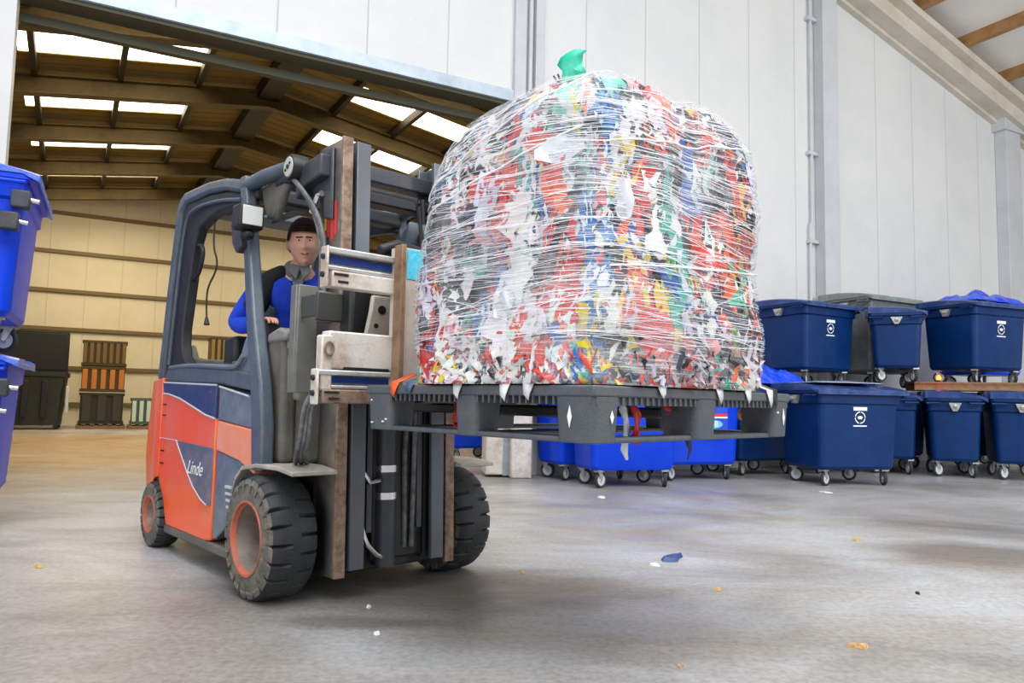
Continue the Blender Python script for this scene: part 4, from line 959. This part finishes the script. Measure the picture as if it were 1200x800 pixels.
# ---------------------------------------------------------------- WHEELED BINS
def make_bin(w, d, h, body_m, lid_m):
    """front looks towards local -y, origin on the ground under the centre"""
    root = bpy.data.objects.new('wheeled_bin', None); COL.objects.link(root)
    z0 = .21; zt_ = h - .14
    mb = MB()
    mb.loft([rrect(w * .80, d * .74, .07, z0), rrect(w * .84, d * .80, .08, z0 + .04), rrect(w * .89, d * .88, .08, zt_ - .16), rrect(w * .93, d * .92, .07, zt_ - .14), rrect(w * .94, d * .93, .06, zt_ - .02), rrect(w, d, .06, zt_ - .015), rrect(w, d, .06, zt_ + .02)])
    bo = mb.build('body', body_m, root, ang=28)
    mb = MB(); n = 10; loops = []
    for i in range(n + 1):
        y = -d / 2 - .03 + (d + .03) * i / n; v_ = i / n
        zz = zt_ + .028 + .10 * math.sin(min(1, v_ * 1.25 + .02) * math.pi / 2) ** .8
        lo = zt_ + .022 - (.05 if i == 0 else 0)
        loops.append([(-w / 2 - .012, y, lo), (-w / 2 - .012, y, zz - .015), (-w / 2 + .03, y, zz), (-w * .18, y, zz + .006), (-w * .17, y, zz - .006), (w * .17, y, zz - .006), (w * .18, y, zz + .006), (w / 2 - .03, y, zz), (w / 2 + .012, y, zz - .015), (w / 2 + .012, y, lo)])
    mb.loft(loops); lid = mb.build('lid', lid_m, root, ang=30)
    for x in (-w * .3, w * .3):
        mb = MB(); mb.box(x - .05, x + .05, d / 2 - .03, d / 2 + .04, zt_ - .02, zt_ + .12); mb.build('hinge', lid_m, lid, .01)
    for s in (-1, 1):
        mb = MB()
        X0 = s * w * .5
        mb.prism([(-.085, zt_ - .04), (.085, zt_ - .04), (.03, zt_ - .15), (-.03, zt_ - .15)], X0 - s * .05, X0 + s * .012, 'x')
        mb.lathe([(X0, .022), (X0 + s * .05, .022), (X0 + s * .055, .030), (X0 + s * .06, .022)], (0, 0, zt_ - .085), 'x', 12)
        mb.build('lifting_trunnion', M['caster'] if body_m != M['bin_bright'] else M['bin_grey'], root, .004)
        for yy in (-d * .36, d * .36):
            mb = MB(); mb.tube([(X0 - s * .02, yy - .09, zt_ - .03), (X0 + s * .035, yy - .09, zt_ - .045), (X0 + s * .035, yy + .09, zt_ - .045), (X0 - s * .02, yy + .09, zt_ - .03)], .014, 8)
            mb.build('side_handle', body_m, root)
    mb = MB(); mb.tube([(-w * .4, -d / 2 - .015, zt_ - .0), (w * .4, -d / 2 - .015, zt_ - .0)], .018, 8); mb.build('front_rim', lid_m, root)
    k = 0
    for sx_ in (-1, 1):
        for sy_ in (-1, 1):
            mb = MB(); mb.box(-.05, .05, -.045, .045, .188, .212); mb.prism([(-.035, .19), (.035, .19), (.045, .10), (.025, .085), (.01, .10)], -.030, -.024, 'y'); mb.prism([(-.035, .19), (.035, .19), (.045, .10), (.025, .085), (.01, .10)], .024, .030, 'y')
            c = mb.build('caster', M['caster'], root, loc=(sx_ * w * .34, sy_ * d * .31, 0), rot=(0, 0, R((25, -50, 70, 140)[k]))); k += 1
            mb = MB(); mb.lathe([(-.018, .066), (-.022, .085), (-.014, .095), (.014, .095), (.022, .085), (.018, .066)], (.03, 0, .095), n=28, closed=True); mb.build('wheel_tread', M['rubber'], c)
            mb = MB(); mb.lathe([(-.012, .001), (-.024, .02), (-.014, .03), (-.016, .066), (.016, .066), (.014, .03), (.024, .02), (.012, .001)], (.03, 0, .095), n=24); mb.build('wheel_hub', M['cast_wheel'], c)
    return root
PB = {'dark': make_bin(1.32, 1.04, 1.34, M['bin_dark'], M['lid_dark']), 'small': make_bin(1.30, .78, 1.16, M['bin_dark'], M['lid_dark']),
      'bright': make_bin(1.32, 1.04, 1.34, M['bin_bright'], M['lid_bright']), 'bright_small': make_bin(1.28, .78, 1.28, M['bin_bright'], M['lid_bright']), 'grey': make_bin(1.32, 1.04, 1.42, M['bin_grey'], M['lid_grey'])}
used = set()
def place_bin(kind, x, y, z, ang, label, group, sc=(1, 1, 1)):
    o = PB[kind] if kind not in used else copy_tree(PB[kind])
    used.add(kind); o.location = (x, y, z); o.rotation_euler = (0, 0, R(ang)); o.scale = sc
    tag(o, label, 'wheeled bin', group); return o
def sticker(bin_, w, d, h, zc, sc=1.0):
    zt_ = h - .14; lo, hi = .25, zt_ - .16
    def yf(z): return -(d * (.80 + .08 * (z - lo) / (hi - lo))) / 2 - .004
    mb = MB(); z = zc
    def bar(x0, x1, z0, z1): 
        a = [mb.v((x0, yf(z0), z0)), mb.v((x1, yf(z0), z0)), mb.v((x1, yf(z1), z1)), mb.v((x0, yf(z1), z1))]; mb.f(a)
    bar(-.10 * sc, .10 * sc, z + .09 * sc, z + .135 * sc); bar(-.10 * sc, .10 * sc, z - .115 * sc, z - .10 * sc)
    n = 28
    for r0, r1 in ((.066, .078), (.0, .0)):
        if r1 == 0: continue
        for i in range(n):
            if i % 7 == 6: continue
            a0, a1 = 2 * math.pi * i / n, 2 * math.pi * (i + 1) / n
            pts = [(r * sc * math.cos(a), z + r * sc * math.sin(a)) for r, a in ((r0, a0), (r1, a0), (r1, a1), (r0, a1))]
            mb.f([mb.v((p, yf(q), q)) for p, q in pts])
    pts = [(.038 * sc * math.cos(2 * math.pi * i / 16), z + .022 * sc * math.sin(2 * math.pi * i / 16)) for i in range(16)]
    mb.f([mb.v((p, yf(q), q)) for p, q in pts])
    mb.build('printed_emblem', M['white'], bin_)
G1, G2 = 'wheeled bins standing on the floor by the wall', 'wheeled bins stacked on top of other bins'
A = place_bin('dark', 4.40, 10.15, 0, 13, 'dark blue wheeled bin with white emblem on the floor, just right of the pallet end', G1)
place_bin('dark', 3.60, 11.42, 0, 26, 'dark blue bin under crumpled bright blue film, directly behind the right pallet end', G1)
place_bin('dark', 4.92, 12.0, 0, 28, 'dark blue bin on the floor hidden behind the emblem bin, carrying an upper bin', G1)
Cb = place_bin('dark', 4.70, 11.95, 1.36, 30, 'dark blue upper bin with white emblem, nearest to the wrapped bale', G2)
Db = place_bin('grey', 6.2, 12.95, 1.36, 28, 'dark grey wheeled bin in the upper row, the only grey one on the right', G2, (1, 1, 1.14))
Eb = place_bin('small', 6.12, 11.95, 1.42, 65, 'dark blue upper bin turned end-on between the grey bin and the plank bin', G2)
Fb = place_bin('dark', 7.48, 12.1, 1.43, 22, 'dark blue upper bin with emblem standing on the wooden plank', G2)
place_bin('small', 6.10, 12.12, 0, 65, 'narrow dark blue bin end-on at floor level, leftmost of the three under the plank side', G1, (1, 1, 1.13))
place_bin('small', 6.86, 11.75, 0, 65, 'dark blue bin end-on on the floor below the left end of the wooden board', G1, (1, 1, 1.13))
place_bin('small', 7.62, 11.40, 0, 65, 'dark blue bin end-on on the floor at the right edge, under the wooden plank', G1, (1, 1, 1.13))
place_bin('small', 8.38, 12.55, 0, 65, 'dark blue bin on the floor at the far right behind the plank', G1, (1, 1, 1.13))
place_bin('dark', 6.5, 13.2, 0, 28, 'dark blue bin on the floor beneath the grey bin', G1)
place_bin('bright', 8.6, 13.75, 1.40, 28, 'bright blue upper bin with blue film on top at the far right', G2, (1, 1, 1.14))
place_bin('dark', 8.75, 13.8, 0, 28, 'dark blue bin on the floor under the bright blue bin at the far right', G1)
G3 = 'bright blue wheeled bins behind the raised pallet'
place_bin('bright_small', 1.40, 9.32, 0, 17, 'bright blue bin directly below the pallet corner, nearest to the camera of its row', G3)
place_bin('bright_small', .98, 10.12, 0, 26, 'bright blue bin just right of the white jamb guard block', G3)
Kb = place_bin('bright', 2.42, 10.45, 0, 20, 'bright blue bin with a red, white and blue poster, seen through the pallet', G3)
place_bin('bright', -.72, 13.0, 0, 35, 'bright blue bin in the back hall seen between forklift tyre and guard block', 'bright blue bins in the back hall')
place_bin('bright', -.05, 14.6, 0, 30, 'bright blue bin in the back hall behind the white jamb guard block', 'bright blue bins in the back hall')
G4 = 'stack of two bright blue bins at the left edge'
LB = place_bin('bright', -4.29, 5.65, 0, 118, 'bright blue bin at the left edge of the photo, lower one of the stack', G4)
LU = place_bin('bright', -4.20, 5.60, 1.32, 118, 'bright blue bin at the left edge of the photo, upper one of the stack', G4)
for B_ in (LU, LB):
    for z_, y_ in ((1.02, -.46), (.86, -.40)):
        mb = MB(); mb.box(-.74, -.64, y_ - .05, y_ + .07, z_ - .06, z_ + .07); cp = mb.build('lid_clamp', M['steel_dark'], B_, .015)
        mb = MB(); mb.tube([(-.70, y_ - .03, z_ + .01), (-.70, y_ - .10, z_)], .02, 10); mb.build('clamp_pin', M['chrome'], cp)
sticker(A, 1.32, 1.04, 1.34, .88); sticker(Cb, 1.32, 1.04, 1.34, .86); sticker(Fb, 1.32, 1.04, 1.34, .84)
# poster on the bright blue bin
mb = MB(); mb.box(-.10, .34, -.492, -.485, .58, .98); po = mb.build('poster', M['red'], Kb)
mb = MB(); mb.box(-.10, .34, -.4935, -.492, .67, .83); mb.box(-.10, .34, -.4935, -.492, .89, .98); mb.build('poster_blue', mat('poster_blue', '#1547c8', .4), po)
mb = MB(); mb.box(-.10, .34, -.4935, -.492, .83, .85); mb.box(-.10, .34, -.4935, -.492, .64, .66); mb.build('poster_white', M['white'], po)
mb = MB(); pts = [(.12 + .14 * math.cos(a), .75 + .055 * math.sin(a)) for a in [2 * math.pi * i / 24 for i in range(24)]]; mb.prism(pts, -.4945, -.4935, 'y'); el = mb.build('poster_oval', mat('poster_sky', '#6fc4ea', .4), po)
text_mesh('poster_text', 'OB', .10, M['white'], po, Matrix.Translation((.12, -.4955, .75)) @ Matrix.Rotation(R(90), 4, 'X'))

def crumple(name, label, cx, cy, cz, lx, ly, hz, ang, m, seed, group=None):
    mb = MB(); n = 26; V = []
    Mx = Matrix.Translation((cx, cy, cz)) @ Matrix.Rotation(R(ang), 4, 'Z'); mb.M = Mx
    for i in range(n + 1):
        row = []
        for j in range(n + 1):
            a, c = i / n * 2 - 1, j / n * 2 - 1
            e_ = max(0, 1 - max(abs(a), abs(c)) ** 3)
            q = Vector((a * 1.7 + seed, c * 1.7, seed))
            h = hz * e_ * (.6 + .7 * abs(noise.noise(q)) + .28 * noise.noise(q * 2.6)) + .006 * e_
            row.append(mb.v((a * lx * (1 + .1 * noise.noise(q * 2)), c * ly * (1 + .1 * noise.noise(q * 2 + Vector((5, 0, 0)))), max(h, .001))))
        V.append(row)
    for i in range(n):
        for j in range(n): mb.f([V[i][j], V[i + 1][j], V[i + 1][j + 1], V[i][j + 1]])
    o = mb.build(name, m, ang=60); tag(o, label, 'plastic film', group)
    o.modifiers.new('thick', 'SOLIDIFY').thickness = .004
    return o
crumple('plastic_film_sheet', 'crumpled bright blue film lying on the bin lid behind the right pallet end', 3.62, 11.30, 1.33, .66, .46, .30, 26, M['bag'], 1.3)
crumple('plastic_film_sheet', 'bright blue crumpled film on top of the far right upper bin', 8.5, 13.7, 2.93, .76, .5, .24, 28, M['bag'], 4.1)
crumple('plastic_film_sheet', 'pale wet film lying flat on the lid of the emblem bin beside the pallet', 4.38, 10.2, 1.33, .5, .36, .03, 13, mat('pale_film', '#a9b4d2', .12), 7.7)
# plank with amber lamp
mb = MB(); mb.M = Matrix.Translation((7.62, 11.65, 1.30)) @ Matrix.Rotation(R(-18), 4, 'Z')
mb.box(-1.30, 1.3, -.42, .42, .10, .13); mb.box(-1.30, 1.3, -.42, -.36, 0, .10); mb.box(-1.30, 1.3, .2, .3, 0, .10)
pk = tag(mb.build('wooden_board', M['wood'], bevel=.004), 'long weathered wooden board laid across the lower bins at the right', 'board')
bc = thing('warning_lamp', 'small glowing orange lamp at the left end of the wooden board between the bins', 'lamp', (6.52, 11.45, 1.432), 0)
mb = MB(); mb.lathe([(0, .03), (.02, .03), (.025, .02)], axis='z', n=16); mb.build('lamp_base', M['black'], bc)
mb = MB(); mb.lathe([(.02, .022), (.05, .03), (.08, .022), (.095, .006)], axis='z', n=16); mb.build('lamp_lens', mat('amber_glow', '#ff5a10', .3, emit='#ff4208', estr=14), bc)

# ---------------------------------------------------------------- things at the back of the hall
def hallthing(name, label, cat, px, py, ang, group=None): return thing(name, label, cat, (px, py, 0), R(ang), group)
h1 = hallthing('open_container', 'tall black container with its lid standing open against the far wall', 'container', -13.05, 20.35, 26)
h1.scale = (.9, .9, .9)
mb = MB(); mb.loft([rrect(1.75, 1.2, .08, .12), rrect(1.95, 1.4, .08, 1.55), rrect(2.05, 1.5, .06, 1.58), rrect(2.05, 1.5, .06, 1.70)]); mb.build('body', mat('black_container', '#23241f', .6, 0, '#33342c', 2, .4), h1)
mb = MB(); mb.box(-.99, .95, .62, .74, 1.70, 3.0); mb.box(-.93, .89, .60, .62, 1.80, 2.93); mb.build('lid', mat('black_lid', '#191a17', .6), h1, .03)
for x in (-.5, 0, .5):
    mb = MB(); mb.box(x - .08, x + .08, -.76, -.70, .35, 1.45); mb.build('rib', M['black'], h1, .02)
for x in (-.8, .8):
    for y in (-.5, .5):
        mb = MB(); mb.lathe([(-.03, .06), (.03, .06)], (x, y, .062), 'y', 16); mb.build('foot_wheel', M['black'], h1)
mb = MB(); mb.box(1.04, 1.12, -.72, -.55, .5, 1.3); mb.build('side_lever', M['trim'], h1, .01)
def crate(x, y, z, ang, w, d, h, m1, m2, label, group, ribs=5, name='slatted_crate'):
    o = thing(name, label, 'crate', (x, y, z), R(ang), group)
    mb = MB(); mb.box(-w / 2, w / 2, -d / 2, d / 2, .02, .10); mb.box(-w / 2, w / 2, -d / 2, d / 2, h - .08, h)
    mb.box(-w / 2 + .03, w / 2 - .03, -d / 2 + .03, d / 2 - .03, .1, h - .08); mb.build('box_body', m1, o, .01)
    for k in range(ribs):
        X = -w / 2 + w * (k + .5) / ribs
        mb = MB(); mb.box(X - w / ribs * .28, X + w / ribs * .28, -d / 2 - .02, -d / 2 + .03, .1, h - .08); mb.build('slat', m2, o, .006)
    return o
br1, br2, og = mat('brown_crate', '#4a3a1e', .7), mat('brown_slat', '#6e5830', .7), mat('orange_slat', '#b8702a', .6)
g5 = 'crates stacked at the far wall'
crate(-11.6, 21.4, .12, 28, 1.12, 1.0, .885, mat('dark_crate', '#2b2a20', .7), mat('dark_slat', '#35352b', .7), 'dark crate at the foot of the crate stack by the far wall', g5, 3)
crate(-11.6, 21.4, 1.01, 28, 1.12, 1.0, .725, br1, og, 'crate with orange slats, middle of the stack by the far wall', g5, 5)
crate(-11.6, 21.4, 1.735, 28, 1.12, 1.0, .725, br1, br2, 'brown slatted crate, topmost of the stack by the far wall', g5, 7)
def small_pallet(x, y, ang, label):
    o = thing('wooden_pallet', label, 'pallet', (x, y, 0), R(ang), 'wooden pallets at the far wall')
    for yy in (-.45, 0, .45):
        mb = MB(); mb.box(-.6, .6, yy - .05, yy + .05, 0, .09); mb.build('bearer', M['wood'], o)
    for k in range(6):
        mb = MB(); mb.box(-.6 + k * .22, -.6 + k * .22 + .1, -.5, .5, .09, .11); mb.build('deck_board', M['wood'], o)
    return o
small_pallet(-11.6, 21.4, 28, 'wooden pallet under the tall crate stack by the far wall')
small_pallet(-10.45, 21.95, 28, 'wooden pallet under the pale ribbed crate by the far wall')
crate(-10.45, 21.95, .12, 28, 1.1, 1.0, .76, mat('shadow_grey', '#4f5a50', .7), mat('pale_green_slat', '#b9cfc4', .6), 'pale green ribbed crate on a pallet, left of the forklift tail', g5, 6, 'ribbed_crate')
for z in (0.0, 1.0, 1.98):
    crate(-8.75, 22.9, z * .93, 28, .95, .95, .90, br1, mat('ochre_slat', '#8a7440', .7), ('ochre slatted crate at the bottom of the stack seen behind the cab', 'ochre slatted crate in the middle of the stack seen behind the cab', 'ochre slatted crate on top of the stack, seen through the cab opening')[int(z)] if z < 1.9 else 'ochre slatted crate on top of the stack, seen through the cab opening', 'ochre crates behind the cab', 6)

# ---------------------------------------------------------------- litter on the floor
def litter(x, y, r, m, label, seed, cat='scrap', name='floor_scrap', hz=.012):
    mb = MB(); n = 9; top = []; rg = random.Random(seed)
    mb.M = Matrix.Translation((x, y, 0)) @ Matrix.Rotation(rg.random() * 3, 4, 'Z')
    pts = [((r * (1 + .45 * rg.uniform(-1, 1))) * math.cos(2 * math.pi * k / n), (r * .6 * (1 + .45 * rg.uniform(-1, 1))) * math.sin(2 * math.pi * k / n)) for k in range(n)]
    lo = [mb.v((p[0], p[1], .001)) for p in pts]; hi = [mb.v((p[0] * .8, p[1] * .8, hz * (1 + rg.uniform(-.5, .6)))) for p in pts]; c = mb.v((0, 0, hz * 1.2))
    for k in range(n): mb.f([lo[k], lo[(k + 1) % n], hi[(k + 1) % n], hi[k]]); mb.f([hi[k], hi[(k + 1) % n], c])
    mb.f(lo[::-1])
    return tag(mb.build(name, m), label, cat)
blue_s, tan_s, wht_s, blk_s = mat('navy_scrap', '#2f4a8a', .5, 0, '#1f2c48', 30, .6), mat('tan_scrap', '#d8ae74', .7, 0, '#8f6a3c', 60, .6), mat('white_scrap', '#efefec', .6), mat('dark_scrap', '#2a2622', .7)
for x, y, r, m, l, hz in ((1.07, 4.97, .10, blue_s, 'largest crumpled navy blue plastic scrap on the open floor', .02), (.92, 4.78, .045, wht_s, 'small white scrap just in front of the navy blue scrap', .008),
        (1.48, 3.24, .04, tan_s, 'tan dry leaf-like scrap nearest to the bottom edge of the photo', .015), (2.65, 5.80, .04, tan_s, 'tan scrap on the pale floor in front of the emblem bin', .015),
        (1.14, 4.16, .022, tan_s, 'tiny tan scrap in the middle of the floor, before the navy blue scrap', .01), (2.23, 4.17, .016, blk_s, 'tiny dark crumb on the right part of the floor', .01),
        (.09, 4.49, .02, tan_s, 'tiny brown scrap right beside the far front tyre', .01), (-2.68, 4.38, .03, tan_s, 'small tan scrap on the floor left of the forklift rear tyre', .015),
        (-.55, 3.29, .02, wht_s, 'tiny white scrap on the floor in front of the mast, nearest to the camera there', .01), (-.66, 3.69, .018, wht_s, 'tiny white crumb close in front of the forklift mast', .01),
        (.98, 8.07, .07, wht_s, 'white film scrap on the floor in front of the bright blue bins', .01), (3.75, 9.0, .08, wht_s, 'thin white scrap on the floor before the emblem bin wheels', .008),
        (.67, 2.96, .016, tan_s, 'tiny tan speck close to the bottom edge of the photo', .008)):
    litter(x, y, r, m, l, int(x * 97 + y * 31), hz=hz)
bpy.context.view_layer.update()
